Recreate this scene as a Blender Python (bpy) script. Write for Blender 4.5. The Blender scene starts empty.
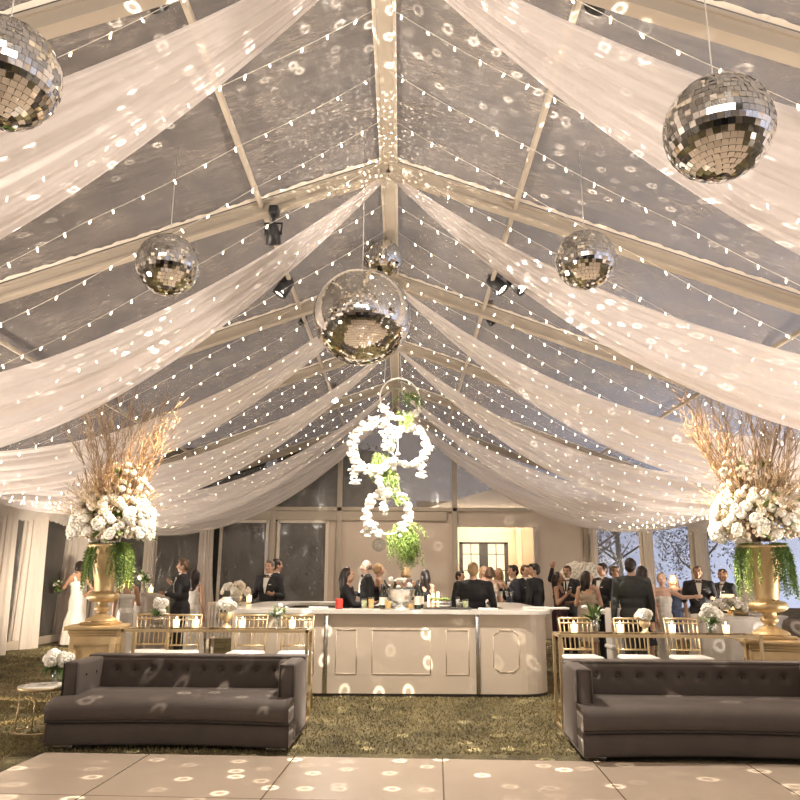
import bpy, math, random
from mathutils import Vector, Matrix, Euler, noise
PI = math.pi
S = bpy.context.scene
COL = S.collection
# ------------------------------------------------------------ camera
CAM = Vector((0.09, 0.0, 1.45)); PITCH = math.radians(13.28); YAW = math.radians(0.15); ROLL = math.radians(-0.3)
FPX = 750.0
cd_ = bpy.data.cameras.new('camera'); cam = bpy.data.objects.new('camera', cd_); COL.objects.link(cam)
cd_.sensor_width = 36; cd_.lens = FPX / 800 * 36; cd_.clip_end = 300
CM = Matrix.Rotation(YAW, 4, 'Z') @ Matrix.Rotation(PI/2 + PITCH, 4, 'X') @ Matrix.Rotation(-ROLL, 4, 'Z')
cam.matrix_world = Matrix.Translation(CAM) @ CM
S.camera = cam
# ------------------------------------------------------------ sky
def world():
    w = bpy.data.worlds.new('dusk_sky'); S.world = w; w.use_nodes = True
    nt = w.node_tree; N = nt.nodes; L = nt.links
    bg = N['Background']
    tc = N.new('ShaderNodeTexCoord'); sp = N.new('ShaderNodeSeparateXYZ'); L.new(tc.outputs['Generated'], sp.inputs[0])
    r = N.new('ShaderNodeValToRGB'); L.new(sp.outputs['Z'], r.inputs[0])
    e = r.color_ramp.elements
    e[0].position = 0.0; e[0].color = (0.33, 0.37, 0.50, 1)
    e[1].position = 0.7; e[1].color = (0.135, 0.115, 0.102, 1)
    m = e.new(0.25); m.color = (0.155, 0.15, 0.165, 1)
    # the afterglow sits to the right
    mr = N.new('ShaderNodeMapRange'); L.new(sp.outputs['X'], mr.inputs[0])
    mr.inputs[1].default_value = -0.6; mr.inputs[2].default_value = 0.7; mr.inputs[3].default_value = 0.45; mr.inputs[4].default_value = 2.3
    no = N.new('ShaderNodeTexNoise'); L.new(tc.outputs['Generated'], no.inputs['Vector']); no.inputs['Scale'].default_value = 3.0; no.inputs['Detail'].default_value = 5
    mn = N.new('ShaderNodeMapRange'); L.new(no.outputs[0], mn.inputs[0]); mn.inputs[1].default_value = .3; mn.inputs[2].default_value = .7; mn.inputs[3].default_value = .75; mn.inputs[4].default_value = 1.25
    mm = N.new('ShaderNodeMath'); mm.operation = 'MULTIPLY'; L.new(mr.outputs[0], mm.inputs[0]); L.new(mn.outputs[0], mm.inputs[1])
    m2 = N.new('ShaderNodeMath'); m2.operation = 'MULTIPLY'; L.new(mm.outputs[0], m2.inputs[0]); m2.inputs[1].default_value = SKY
    r2 = N.new('ShaderNodeValToRGB'); L.new(sp.outputs['Z'], r2.inputs[0]); e2 = r2.color_ramp.elements
    e2[0].position = 0; e2[0].color = (.16, .14, .14, 1); e2[1].position = .7; e2[1].color = (.135, .115, .10, 1)
    mx_ = N.new('ShaderNodeMapRange'); L.new(sp.outputs['X'], mx_.inputs[0]); mx_.inputs[1].default_value = 0.10; mx_.inputs[2].default_value = .27
    mc = N.new('ShaderNodeMix'); mc.data_type = 'RGBA'; L.new(mx_.outputs[0], mc.inputs[0]); L.new(r2.outputs[0], mc.inputs[6]); L.new(r.outputs[0], mc.inputs[7])
    L.new(mc.outputs[2], bg.inputs['Color']); L.new(m2.outputs[0], bg.inputs['Strength'])
SKY = 0.62
world()
# ------------------------------------------------------------ exposure
S.view_settings.view_transform = 'Standard'; S.view_settings.look = 'None'; S.view_settings.gamma = 1.0
S.view_settings.use_curve_mapping = False
S.view_settings.exposure = 0.9
S.cycles.max_bounces = 8; S.cycles.transparent_max_bounces = 24; S.cycles.sample_clamp_indirect = 4.0
S.cycles.caustics_reflective = False; S.cycles.caustics_refractive = False
# ------------------------------------------------------------ lamps, mostly added fill
def light(kind, loc, energy, color, target=None, **kw):
    l = bpy.data.lights.new(kind.lower() + '_light', kind); l.energy = energy; l.color = color
    for k, v in kw.items(): setattr(l, k, v)
    o = bpy.data.objects.new(kind.lower() + '_light', l); COL.objects.link(o); o.location = loc
    if target is not None:
        o.rotation_euler = (Vector(target) - Vector(loc)).to_track_quat('-Z', 'Y').to_euler()
    return o
WARM = (1.0, 0.80, 0.62); WHITE = (1.0, 0.90, 0.80); AMB = (1.0, 0.70, 0.40)
def spot(loc, tgt, e, ang, col=WHITE, blend=.5, rad=.05):
    return light('SPOT', loc, e, col, tgt, spot_size=math.radians(ang), spot_blend=blend, shadow_soft_size=rad)
# added spots, set like up-lights at the tent legs, wash the swags
for k, D in enumerate((1.1, 4.1, 7.1, 10.1, 13.1, 16.1)):
    for s in (-1, 1):
        spot((s*6.9, D+(.2 if k < 5 else -.9), .25), (s*3.0, D+.6, 4.2), (1150, 800, 520, 460, 400, 170)[k], 110, (1.0, .86, .74), 1.0, .15)
# added fill lamps: general warm wash from the ridge, above the dance floor and above the bar
light('AREA', (0, -2.0, 4.6), 105, WHITE, (0, 8.0, 1.2), shape='RECTANGLE', size=5, size_y=1.5)
for yy_, e_ in ((6.2, 15), (8.6, 25), (11.6, 60), (14.0, 90), (16.5, 90)):
    spot((0, yy_, 4.95), (0, yy_, 0), e_*1.6, 150, WARM, .6, .04)
spot((0.1, 8.3, 4.6), (.1, 6.0, 0), 560, 130, WHITE, .2, .05)
spot((-4.9, 13.6, 1.3), (-7.5, 16.6, 1.2), 420, 85, (1, .84, .66), 1, .3)  # added spot, brightens the left side curtains
spot((5.2, 14.6, 1.5), (7.0, 18.5, 1.4), 160, 80, (1, .84, .66), 1, .3)  # added spot, brightens the curtains in the right back corner
# ------------------------------------------------------------ helpers
def U(px, py, cd):
    """world point seen at pixel px,py at camera depth cd"""
    v = Vector(((px-400)/FPX*cd, (400-py)/FPX*cd, -cd)); return CAM + CM.to_3x3() @ v
def UZ(px, py, z):
    d = CM.to_3x3() @ Vector(((px-400)/FPX, (400-py)/FPX, -1)); t = (z-CAM.z)/d.z; return CAM + d*t
def UY(px, py, y):
    d = CM.to_3x3() @ Vector(((px-400)/FPX, (400-py)/FPX, -1)); t = (y-CAM.y)/d.y; return CAM + d*t
rnd = random.Random(7)

class MB:
    def __init__(s): s.v = []; s.f = []; s.mi = []; s.m = 0; s.flat = []
    def add(s, vs, fs, flat=False):
        o = len(s.v); s.v += [tuple(p) for p in vs]
        for f in fs: s.f.append([i+o for i in f]); s.mi.append(s.m); s.flat.append(flat)
        return s
    def box(s, c, d, rot=None, bev=0.0, taper=1.0):
        """box centred at c with full dims d; bev chamfers all edges"""
        x, y, z = d[0]/2, d[1]/2, d[2]/2
        b = min(bev, x*.98, y*.98, z*.98)
        pts = []; fs = []
        if b <= 0:
            for k in (-1, 1):
                t = taper if k > 0 else 1
                pts += [(-x*t, -y*t, k*z), (x*t, -y*t, k*z), (x*t, y*t, k*z), (-x*t, y*t, k*z)]
            fs = [(3,2,1,0),(4,5,6,7),(0,1,5,4),(1,2,6,5),(2,3,7,6),(3,0,4,7)]
        else:
            lv = []
            n = 3
            for zi, (zz, ins) in enumerate([(-z, b), (-z+b*.3, b*.3), (-z+b, 0), (z-b, 0), (z-b*.3, b*.3), (z, b)]):
                ring = []
                xx, yy = x-ins, y-ins; r = max(b-ins, b*.25)
                for cx, cy, a0 in ((xx-r, yy-r, 0), (-(xx-r), yy-r, 90), (-(xx-r), -(yy-r), 180), (xx-r, -(yy-r), 270)):
                    for j in range(n):
                        a = math.radians(a0 + 90*j/(n-1)); ring.append((cx+r*math.cos(a), cy+r*math.sin(a), zz))
                lv.append(ring)
            m = len(lv[0])
            for r_ in lv: pts += r_
            for i in range(len(lv)-1):
                for j in range(m):
                    k = (j+1) % m; fs.append((i*m+j, i*m+k, (i+1)*m+k, (i+1)*m+j))
            fs.append(tuple(range(m-1, -1, -1))); fs.append(tuple((len(lv)-1)*m+j for j in range(m)))
        M = (rot if rot is not None else Matrix.Identity(3))
        if not hasattr(M, 'to_3x3'): M = Euler(rot).to_matrix()
        M = M.to_3x3()
        c = Vector(c)
        return s.add([c + M @ Vector(p) for p in pts], fs, flat=(b <= 0))
    def tube(s, pts, r, n=8, cap=True):
        pts = [Vector(p) for p in pts]
        rs = r if isinstance(r, (list, tuple)) else [r]*len(pts)
        vs = []; fs = []; up = None
        for i, p in enumerate(pts):
            t = (pts[min(i+1, len(pts)-1)] - pts[max(i-1, 0)])
            if t.length < 1e-9: t = Vector((0,0,1))
            t.normalize()
            if up is None: up = t.orthogonal().normalized()
            up = (up - t*up.dot(t))
            if up.length < 1e-6: up = t.orthogonal()
            up.normalize(); w = t.cross(up)
            for j in range(n):
                a = 2*PI*j/n; vs.append(p + (up*math.cos(a) + w*math.sin(a))*rs[i])
        for i in range(len(pts)-1):
            for j in range(n):
                k = (j+1) % n; fs.append((i*n+j, i*n+k, (i+1)*n+k, (i+1)*n+j))
        if cap: fs.append(tuple(range(n-1, -1, -1))); fs.append(tuple((len(pts)-1)*n+j for j in range(n)))
        return s.add(vs, fs)
    def lathe(s, prof, c=(0,0,0), n=24, cap=True, flute=0, fn=0):
        vs = []; fs = []
        for r, z in prof:
            for j in range(n):
                a = 2*PI*j/n; rr = r*(1+flute*math.cos(fn*a)); vs.append((c[0]+rr*math.cos(a), c[1]+rr*math.sin(a), c[2]+z))
        for i in range(len(prof)-1):
            for j in range(n):
                k = (j+1) % n; fs.append((i*n+j, i*n+k, (i+1)*n+k, (i+1)*n+j))
        if cap: fs.append(tuple(range(n-1, -1, -1))); fs.append(tuple((len(prof)-1)*n+j for j in range(n)))
        return s.add(vs, fs)
    def ball(s, c, r, n=12, m=8, rot=None):
        r = (r, r, r) if not isinstance(r, (tuple, list)) else r
        M = rot.to_3x3() if rot is not None else Matrix.Identity(3); c = Vector(c)
        vs = [c + M @ Vector((0, 0, -r[2]))]; fs = []
        for i in range(1, m):
            t = PI*i/m
            for j in range(n):
                a = 2*PI*j/n; vs.append(c + M @ Vector((r[0]*math.sin(t)*math.cos(a), r[1]*math.sin(t)*math.sin(a), -r[2]*math.cos(t))))
        vs.append(c + M @ Vector((0, 0, r[2])))
        for j in range(n): fs.append((0, 1+(j+1) % n, 1+j))
        for i in range(m-2):
            for j in range(n):
                k = (j+1) % n; fs.append((1+i*n+j, 1+i*n+k, 1+(i+1)*n+k, 1+(i+1)*n+j))
        b = 1+(m-2)*n
        for j in range(n): fs.append((b+j, b+(j+1) % n, len(vs)-1))
        return s.add(vs, fs)
    def cap_(s, a, b, ra, rb, n=10):
        """capsule-like limb piece"""
        s.tube([a, b], [ra, rb], n); s.ball(a, ra, n, 6); s.ball(b, rb, n, 6); return s
    def grid(s, fn, nu, nv, closed=False):
        vs = [fn(i/nu, j/nv) for j in range(nv+1) for i in range(nu+1)]
        fs = [(j*(nu+1)+i, j*(nu+1)+i+1, (j+1)*(nu+1)+i+1, (j+1)*(nu+1)+i) for j in range(nv) for i in range(nu)]
        return s.add(vs, fs)
    def prism(s, outline, y0, y1):
        n = len(outline)
        return s.add([(x, y0, z) for x, z in outline] + [(x, y1, z) for x, z in outline],
                     [tuple(range(n)), tuple(range(2*n-1, n-1, -1))] + [(i, n+i, n+(i+1) % n, (i+1) % n) for i in range(n)], flat=True)
    def mesh(s, name, mats, smooth=True):
        me = bpy.data.meshes.new(name); me.from_pydata(s.v, [], s.f)
        mats = mats if isinstance(mats, (list, tuple)) else [mats]
        for m in mats: me.materials.append(m)
        me.polygons.foreach_set('material_index', s.mi)
        me.polygons.foreach_set('use_smooth', [smooth and not f for f in s.flat])
        me.update(); return me
    def build(s, name, mats, parent=None, smooth=True, loc=None):
        o = bpy.data.objects.new(name, s.mesh(name, mats, smooth)); COL.objects.link(o)
        if parent is not None: o.parent = parent
        if loc is not None: o.location = loc
        return o

def tag(o, label=None, cat=None, group=None, kind=None):
    if label: o['label'] = label
    if cat: o['category'] = cat
    if group: o['group'] = group
    if kind: o['kind'] = kind
    return o
def thing(name, loc, rz, label, cat, group=None):
    o = bpy.data.objects.new(name, None); COL.objects.link(o); o.location = loc; o.rotation_euler = (0, 0, rz)
    o.empty_display_size = .1
    return tag(o, label, cat, group)
def struct(o): o['kind'] = 'structure'; return o
def kids(o): return [c for c in COL.objects if c.parent == o]
KID = {}
def copy_tree(o, kidmap, parent=None):
    c = o.copy(); COL.objects.link(c); c.parent = parent
    for ch in kidmap.get(o.name, []): copy_tree(ch, kidmap, c)
    return c
def kmap(root):
    m = {}
    allo = list(COL.objects)
    for o in allo:
        if o.parent is not None: m.setdefault(o.parent.name, []).append(o)
    return m
def dup(root, loc, rz, label, km, scale=None, group=None):
    c = copy_tree(root, km); c.location = loc; c.rotation_euler = (0, 0, rz)
    if scale: c.scale = scale
    if label: c['label'] = label
    if group: c['group'] = group
    return c
def remesh(mb, name, mats, vox, parent=None, smooth_it=3):
    me = mb.mesh(name, mats); t = bpy.data.objects.new('t', me); COL.objects.link(t)
    m = t.modifiers.new('r', 'REMESH'); m.mode = 'VOXEL'; m.voxel_size = vox; m.use_smooth_shade = True
    if smooth_it:
        q = t.modifiers.new('s', 'SMOOTH'); q.factor = .5; q.iterations = smooth_it
    dg = bpy.context.evaluated_depsgraph_get(); ev = t.evaluated_get(dg)
    out = bpy.data.meshes.new_from_object(ev)
    bpy.data.objects.remove(t); bpy.data.meshes.remove(me)
    out.name = name
    o = bpy.data.objects.new(name, out); COL.objects.link(o)
    if len(out.materials) == 0: out.materials.append(mats)
    if parent is not None: o.parent = parent
    return o

# ------------------------------------------------------------ materials
def nm(name):
    m = bpy.data.materials.new(name); m.use_nodes = True; return m, m.node_tree.nodes, m.node_tree.links
def pbr(name, col, rough=.6, metal=0, noise_amt=.12, noise_scale=8, bump=0, bscale=40, sheen=0, coat=0, trans=0, subsurf=0, emit=None, es=0, coord='Object', stretch=None, spec=None, alpha=1):
    m, N, L = nm(name); b = N['Principled BSDF']
    b.inputs['Roughness'].default_value = rough; b.inputs['Metallic'].default_value = metal
    tc = N.new('ShaderNodeTexCoord'); no = N.new('ShaderNodeTexNoise'); no.inputs['Scale'].default_value = noise_scale; no.inputs['Detail'].default_value = 4
    src = tc.outputs[coord]
    if stretch:
        mp = N.new('ShaderNodeMapping'); mp.inputs['Scale'].default_value = stretch; L.new(src, mp.inputs[0]); src = mp.outputs[0]
    L.new(src, no.inputs['Vector'])
    mx = N.new('ShaderNodeMix'); mx.data_type = 'RGBA'
    L.new(no.outputs[0], mx.inputs[0])
    mx.inputs[6].default_value = tuple(c*(1-noise_amt) for c in col)+(1,); mx.inputs[7].default_value = tuple(min(1, c*(1+noise_amt)) for c in col)+(1,)
    L.new(mx.outputs[2], b.inputs['Base Color'])
    if sheen: b.inputs['Sheen Weight'].default_value = sheen; b.inputs['Sheen Roughness'].default_value = .35; b.inputs['Sheen Tint'].default_value = tuple(min(1, c*4+.2) for c in col)+(1,)
    if coat: b.inputs['Coat Weight'].default_value = coat; b.inputs['Coat Roughness'].default_value = .1
    if trans: b.inputs['Transmission Weight'].default_value = trans; b.inputs['IOR'].default_value = 1.35
    if subsurf: b.inputs['Subsurface Weight'].default_value = subsurf; b.inputs['Subsurface Radius'].default_value = (.02, .01, .006)
    if spec is not None: b.inputs['Specular IOR Level'].default_value = spec
    if alpha < 1: b.inputs['Alpha'].default_value = alpha
    if emit: b.inputs['Emission Color'].default_value = emit+(1,); b.inputs['Emission Strength'].default_value = es
    if bump:
        n2 = N.new('ShaderNodeTexNoise'); n2.inputs['Scale'].default_value = bscale; n2.inputs['Detail'].default_value = 3; L.new(src, n2.inputs['Vector'])
        bp = N.new('ShaderNodeBump'); bp.inputs['Strength'].default_value = bump; bp.inputs['Distance'].default_value = .02; L.new(n2.outputs[0], bp.inputs['Height']); L.new(bp.outputs[0], b.inputs['Normal'])
    return m
def fabric_sheer(name, col, through=.45, clear=.12, stretch=(1, 1, 1)):
    m, N, L = nm(name); out = N['Material Output']; N.remove(N['Principled BSDF'])
    d = N.new('ShaderNodeBsdfDiffuse'); t = N.new('ShaderNodeBsdfTranslucent'); tr = N.new('ShaderNodeBsdfTransparent')
    tc = N.new('ShaderNodeTexCoord'); no = N.new('ShaderNodeTexNoise'); no.inputs['Scale'].default_value = 14; mp = N.new('ShaderNodeMapping'); mp.inputs['Scale'].default_value = stretch
    L.new(tc.outputs['Object'], mp.inputs[0]); L.new(mp.outputs[0], no.inputs['Vector'])
    mx = N.new('ShaderNodeMix'); mx.data_type = 'RGBA'; L.new(no.outputs[0], mx.inputs[0]); mx.inputs[6].default_value = tuple(c*.93 for c in col)+(1,); mx.inputs[7].default_value = col+(1,)
    L.new(mx.outputs[2], d.inputs[0]); L.new(mx.outputs[2], t.inputs[0]); tr.inputs[0].default_value = (1, .97, .93, 1)
    a = N.new('ShaderNodeMixShader'); a.inputs[0].default_value = through; L.new(d.outputs[0], a.inputs[1]); L.new(t.outputs[0], a.inputs[2])
    b = N.new('ShaderNodeMixShader'); b.inputs[0].default_value = clear; L.new(a.outputs[0], b.inputs[1]); L.new(tr.outputs[0], b.inputs[2])
    L.new(b.outputs[0], out.inputs[0]); return m
def vinyl(name, haze=.22, gloss=.10, tint=(.92, .91, .9), dif=(.62, .57, .52), bump=.55, sc=(1.2, 6, 1.2), streak=False):
    """clear wrinkled tent vinyl"""
    m, N, L = nm(name); out = N['Material Output']; N.remove(N['Principled BSDF'])
    tr = N.new('ShaderNodeBsdfTransparent'); tr.inputs[0].default_value = tint+(1,)
    gl = N.new('ShaderNodeBsdfAnisotropic'); gl.inputs['Roughness'].default_value = .16
    df = N.new('ShaderNodeBsdfDiffuse'); df.inputs[0].default_value = dif+(1,)
    tc = N.new('ShaderNodeTexCoord'); mp = N.new('ShaderNodeMapping'); mp.inputs['Scale'].default_value = sc; L.new(tc.outputs['Object'], mp.inputs[0])
    no = N.new('ShaderNodeTexNoise'); no.inputs['Scale'].default_value = 1.6; no.inputs['Detail'].default_value = 7; no.inputs['Roughness'].default_value = .6; no.inputs['Distortion'].default_value = .6
    L.new(mp.outputs[0], no.inputs['Vector'])
    bp = N.new('ShaderNodeBump'); bp.inputs['Strength'].default_value = bump; bp.inputs['Distance'].default_value = .12; L.new(no.outputs[0], bp.inputs['Height'])
    L.new(bp.outputs[0], gl.inputs['Normal']); L.new(bp.outputs[0], df.inputs['Normal'])
    n2 = N.new('ShaderNodeTexNoise'); n2.inputs['Scale'].default_value = 2.2; n2.inputs['Detail'].default_value = 6; L.new(tc.outputs['Object'], n2.inputs['Vector'])
    mr = N.new('ShaderNodeMapRange'); L.new(n2.outputs[0], mr.inputs[0]); mr.inputs[1].default_value = .35; mr.inputs[2].default_value = .7; mr.inputs[3].default_value = haze*.6; mr.inputs[4].default_value = haze*1.5
    if streak:
        n3 = N.new('ShaderNodeTexNoise'); n3.inputs['Scale'].default_value = 5; n3.inputs['Detail'].default_value = 9; n3.inputs['Roughness'].default_value = .75; n3.inputs['Distortion'].default_value = 1.2; L.new(mp.outputs[0], n3.inputs['Vector'])
        m3 = N.new('ShaderNodeMapRange'); L.new(n3.outputs[0], m3.inputs[0]); m3.inputs[1].default_value = .35; m3.inputs[2].default_value = .68; m3.inputs[3].default_value = .35; m3.inputs[4].default_value = 1.9
        m4 = N.new('ShaderNodeMath'); m4.operation = 'MULTIPLY'; L.new(mr.outputs[0], m4.inputs[0]); L.new(m3.outputs[0], m4.inputs[1]); mr = m4
    a = N.new('ShaderNodeMixShader'); L.new(mr.outputs[0], a.inputs[0]); L.new(tr.outputs[0], a.inputs[1]); L.new(df.outputs[0], a.inputs[2])
    b = N.new('ShaderNodeMixShader'); b.inputs[0].default_value = gloss; L.new(a.outputs[0], b.inputs[1]); L.new(gl.outputs[0], b.inputs[2])
    L.new(b.outputs[0], out.inputs[0]); return m
def emis(name, col, st, sample=True):
    m, N, L = nm(name); out = N['Material Output']; N.remove(N['Principled BSDF'])
    e = N.new('ShaderNodeEmission'); e.inputs[0].default_value = col+(1,); e.inputs[1].default_value = st; L.new(e.outputs[0], out.inputs[0])
    if not sample:
        m.cycles.emission_sampling = 'NONE'
    return m
M = {}
M['frame'] = pbr('cream_frame', (.45, .39, .31), .5, noise_scale=3, noise_amt=.08)
M['flange'] = pbr('cream_vinyl_edge', (.74, .67, .56), .45, noise_scale=20, bump=.5, bscale=30)
M['vinyl'] = vinyl('roof_vinyl', .27, .13, dif=(.58, .50, .43), bump=.8, sc=(1.4, 9, 1.4), streak=True)
M['vinyl_side'] = vinyl('wall_vinyl', .15, .10, bump=.3, sc=(3, 3, 1))
M['drape'] = fabric_sheer('sheer_drape', (.94, .87, .825), .42, .24, (1, 1, 1))
M['curtain'] = fabric_sheer('sheer_curtain', (.92, .85, .77), .4, .05, (1, 1, 1))
M['panel'] = pbr('beige_wall_panel', (.60, .51, .42), .75, noise_scale=2, noise_amt=.10, bump=.6, bscale=2.5, stretch=(1, 1, .5))
M['cable'] = pbr('grey_cable', (.45, .42, .38), .4)
M['wire'] = pbr('clear_wire', (.75, .70, .60), .4)
M['bulb'] = emis('fairy_bulb', (1.0, .82, .58), 12.0, False)
M['black'] = pbr('black_metal', (.02, .02, .022), .4, noise_scale=30)
M['lens'] = emis('lamp_lens', (1.0, .88, .7), 30, False)
M['core'] = pbr('ball_core', (.10, .09, .08), .6)
M['mirror'] = pbr('mirror_tile', (.93, .92, .88), .035, 1.0, noise_amt=.02)
M['gold'] = pbr('aged_gold', (.58, .42, .22), .45, .6, noise_amt=.22, noise_scale=9, bump=.12, bscale=30)
M['brass'] = pbr('brass_metal', (.70, .54, .31), .38, .65, noise_amt=.12)
M['velvet'] = pbr('grey_velvet', (.062, .047, .037), .75, noise_amt=.25, noise_scale=5, bump=.08, bscale=80, sheen=.35)
M['velvetb'] = pbr('velvet_button', (.035, .028, .024), .8, sheen=.1)
M['steel'] = pbr('brushed_steel', (.62, .60, .56), .25, 1.0)
M['bar'] = pbr('cream_bar_paint', (.66, .56, .44), .45, noise_scale=3, noise_amt=.06)
M['bartop'] = pbr('white_bar_top', (.80, .76, .68), .25, noise_scale=3, noise_amt=.05, coat=.3)
M['barin'] = pbr('dark_bar_inside', (.07, .06, .05), .6)
M['petal'] = pbr('white_petal', (.84, .80, .70), .65, noise_amt=.08, noise_scale=30, bump=.3, bscale=60)
M['petal2'] = pbr('cream_petal', (.80, .68, .52), .65, noise_amt=.12, noise_scale=30, bump=.3, bscale=60)
M['leaf'] = pbr('green_leaf', (.12, .20, .05), .5, noise_amt=.5, noise_scale=14)
M['leafl'] = pbr('light_green_leaf', (.34, .46, .12), .5, noise_amt=.4, noise_scale=14)
M['pampas'] = pbr('dried_filler', (.42, .32, .20), .8, noise_amt=.4, noise_scale=20)
M['branch'] = pbr('gold_branch', (.30, .21, .13), .6, .0, noise_amt=.4, noise_scale=6)
M['white'] = pbr('white_linen', (.80, .76, .70), .8, noise_amt=.05, noise_scale=10, bump=.2, bscale=12)
M['cushion'] = pbr('ivory_cushion', (.82, .78, .70), .75, noise_amt=.05)
M['greylinen'] = pbr('champagne_linen', (.38, .33, .28), .55, noise_amt=.12, noise_scale=6, bump=.2, bscale=10)
def thin_glass(name, g=.16, tint=(.95, .96, .95)):
    m, N, L = nm(name); out = N['Material Output']; N.remove(N['Principled BSDF'])
    tr = N.new('ShaderNodeBsdfTransparent'); tr.inputs[0].default_value = tint+(1,); gl = N.new('ShaderNodeBsdfAnisotropic'); gl.inputs['Roughness'].default_value = .06
    no = N.new('ShaderNodeTexNoise'); no.inputs['Scale'].default_value = 12; mr = N.new('ShaderNodeMapRange'); L.new(no.outputs[0], mr.inputs[0]); mr.inputs[3].default_value = g*.7; mr.inputs[4].default_value = g*1.4
    a = N.new('ShaderNodeMixShader'); L.new(mr.outputs[0], a.inputs[0]); L.new(tr.outputs[0], a.inputs[1]); L.new(gl.outputs[0], a.inputs[2]); L.new(a.outputs[0], out.inputs[0]); return m
M['glass'] = thin_glass('clear_glass')
M['wax'] = pbr('glowing_votive_wax', (.9, .75, .5), .5, emit=(1.0, .66, .30), es=2.6)
M['flame'] = emis('candle_flame', (1.0, .72, .35), 14, False)
M['acryl'] = thin_glass('clear_acrylic', .3, (.9, .88, .85))
# ------------------------------------------------------------ ground and dance floor
def grass_mat():
    m, N, L = nm('grass_ground'); b = N['Principled BSDF']; b.inputs['Roughness'].default_value = .95
    tc = N.new('ShaderNodeTexCoord')
    n1 = N.new('ShaderNodeTexNoise'); n1.inputs['Scale'].default_value = 1.6; n1.inputs['Detail'].default_value = 8; L.new(tc.outputs['Object'], n1.inputs['Vector'])
    n2 = N.new('ShaderNodeTexNoise'); n2.inputs['Scale'].default_value = 60; n2.inputs['Detail'].default_value = 4; L.new(tc.outputs['Object'], n2.inputs['Vector'])
    ad = N.new('ShaderNodeMath'); ad.operation = 'ADD'; L.new(n1.outputs[0], ad.inputs[0]); L.new(n2.outputs[0], ad.inputs[1])
    hf = N.new('ShaderNodeMath'); hf.operation = 'MULTIPLY'; L.new(ad.outputs[0], hf.inputs[0]); hf.inputs[1].default_value = .5
    r = N.new('ShaderNodeValToRGB'); L.new(hf.outputs[0], r.inputs[0]); e = r.color_ramp.elements
    e[0].position = .40; e[0].color = (.05, .04, .017, 1); e[1].position = .60; e[1].color = (.24, .195, .095, 1)
    q = e.new(.5); q.color = (.14, .115, .05, 1)
    L.new(r.outputs[0], b.inputs['Base Color'])
    bp = N.new('ShaderNodeBump'); bp.inputs['Strength'].default_value = .7; bp.inputs['Distance'].default_value = .03; L.new(n2.outputs[0], bp.inputs['Height']); L.new(bp.outputs[0], b.inputs['Normal'])
    return m
M['grass'] = grass_mat()
g = MB(); g.grid(lambda u, v: (-30+60*u, -14+54*v, 0), 4, 4)
struct(g.build('floor', M['grass'])); 
# grass blades on the stretch between sofas and bar, and to the left
gb = MB(); r_ = random.Random(3)
for i in range(95000):
    if i < 30000: x, y = r_.uniform(-4.6, 4.4), 6.82+3.7*r_.random()**1.3
    elif i < 36000: x, y = r_.uniform(-5.0, -3.1-.045*0), r_.uniform(5.2, 7)
    else: x, y = r_.uniform(-7.3, 7.3), 7+11*r_.random()
    h = r_.uniform(.010, .026); a = r_.uniform(0, 2*PI); w = .006+.0006*(y-6)
    dx, dy = math.cos(a)*w, math.sin(a)*w; lx, ly = r_.uniform(-.02, .02), r_.uniform(-.02, .02)
    gb.add([(x-dx, y-dy, 0), (x+dx, y+dy, 0), (x+lx, y+ly, h)], [(0, 1, 2)])
M['blade'] = pbr('grass_blade', (.26, .215, .10), .9, noise_amt=.5, noise_scale=2)
tag(gb.build('short_grass', M['blade'], smooth=False), 'short olive green grass covering the ground around bar and sofas', 'grass', kind='stuff')
def dance_mat():
    m, N, L = nm('dance_floor_panels'); b = N['Principled BSDF']; b.inputs['Roughness'].default_value = .22
    tc = N.new('ShaderNodeTexCoord'); sp = N.new('ShaderNodeSeparateXYZ'); L.new(tc.outputs['Object'], sp.inputs[0])
    def seam(o, off):
        a = N.new('ShaderNodeMath'); a.operation = 'ADD'; L.new(o, a.inputs[0]); a.inputs[1].default_value = off
        p = N.new('ShaderNodeMath'); p.operation = 'PINGPONG'; L.new(a.outputs[0], p.inputs[0]); p.inputs[1].default_value = .6
        l = N.new('ShaderNodeMath'); l.operation = 'LESS_THAN'; L.new(p.outputs[0], l.inputs[0]); l.inputs[1].default_value = .006
        return l
    s1 = seam(sp.outputs['X'], 60.72); s2 = seam(sp.outputs['Y'], 60+.0)
    mx = N.new('ShaderNodeMath'); mx.operation = 'MAXIMUM'; L.new(s1.outputs[0], mx.inputs[0]); L.new(s2.outputs[0], mx.inputs[1])
    no = N.new('ShaderNodeTexNoise'); no.inputs['Scale'].default_value = 1.5; no.inputs['Detail'].default_value = 5; L.new(tc.outputs['Object'], no.inputs['Vector'])
    c0 = N.new('ShaderNodeMix'); c0.data_type = 'RGBA'; L.new(no.outputs[0], c0.inputs[0]); c0.inputs[6].default_value = (.44, .355, .27, 1); c0.inputs[7].default_value = (.52, .425, .33, 1)
    c = N.new('ShaderNodeMix'); c.data_type = 'RGBA'; L.new(mx.outputs[0], c.inputs[0]); L.new(c0.outputs[2], c.inputs[6]); c.inputs[7].default_value = (.16, .12, .08, 1)
    L.new(c.outputs[2], b.inputs['Base Color']); return m
df = MB(); df.box((0, -3.6, .012), (7.2-.0, 7.2, .024)); df.box((0, .0, .0121), (7.2, .001, .001))
o = MB().box((-.0, -4.2, .0125), (8.0, 8.4, .025)).build('dance_floor', dance_mat(), smooth=False)
o.location = (1.15, 6.52, 0); o.rotation_euler = (0, 0, math.radians(-2.6)); struct(o)
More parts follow.
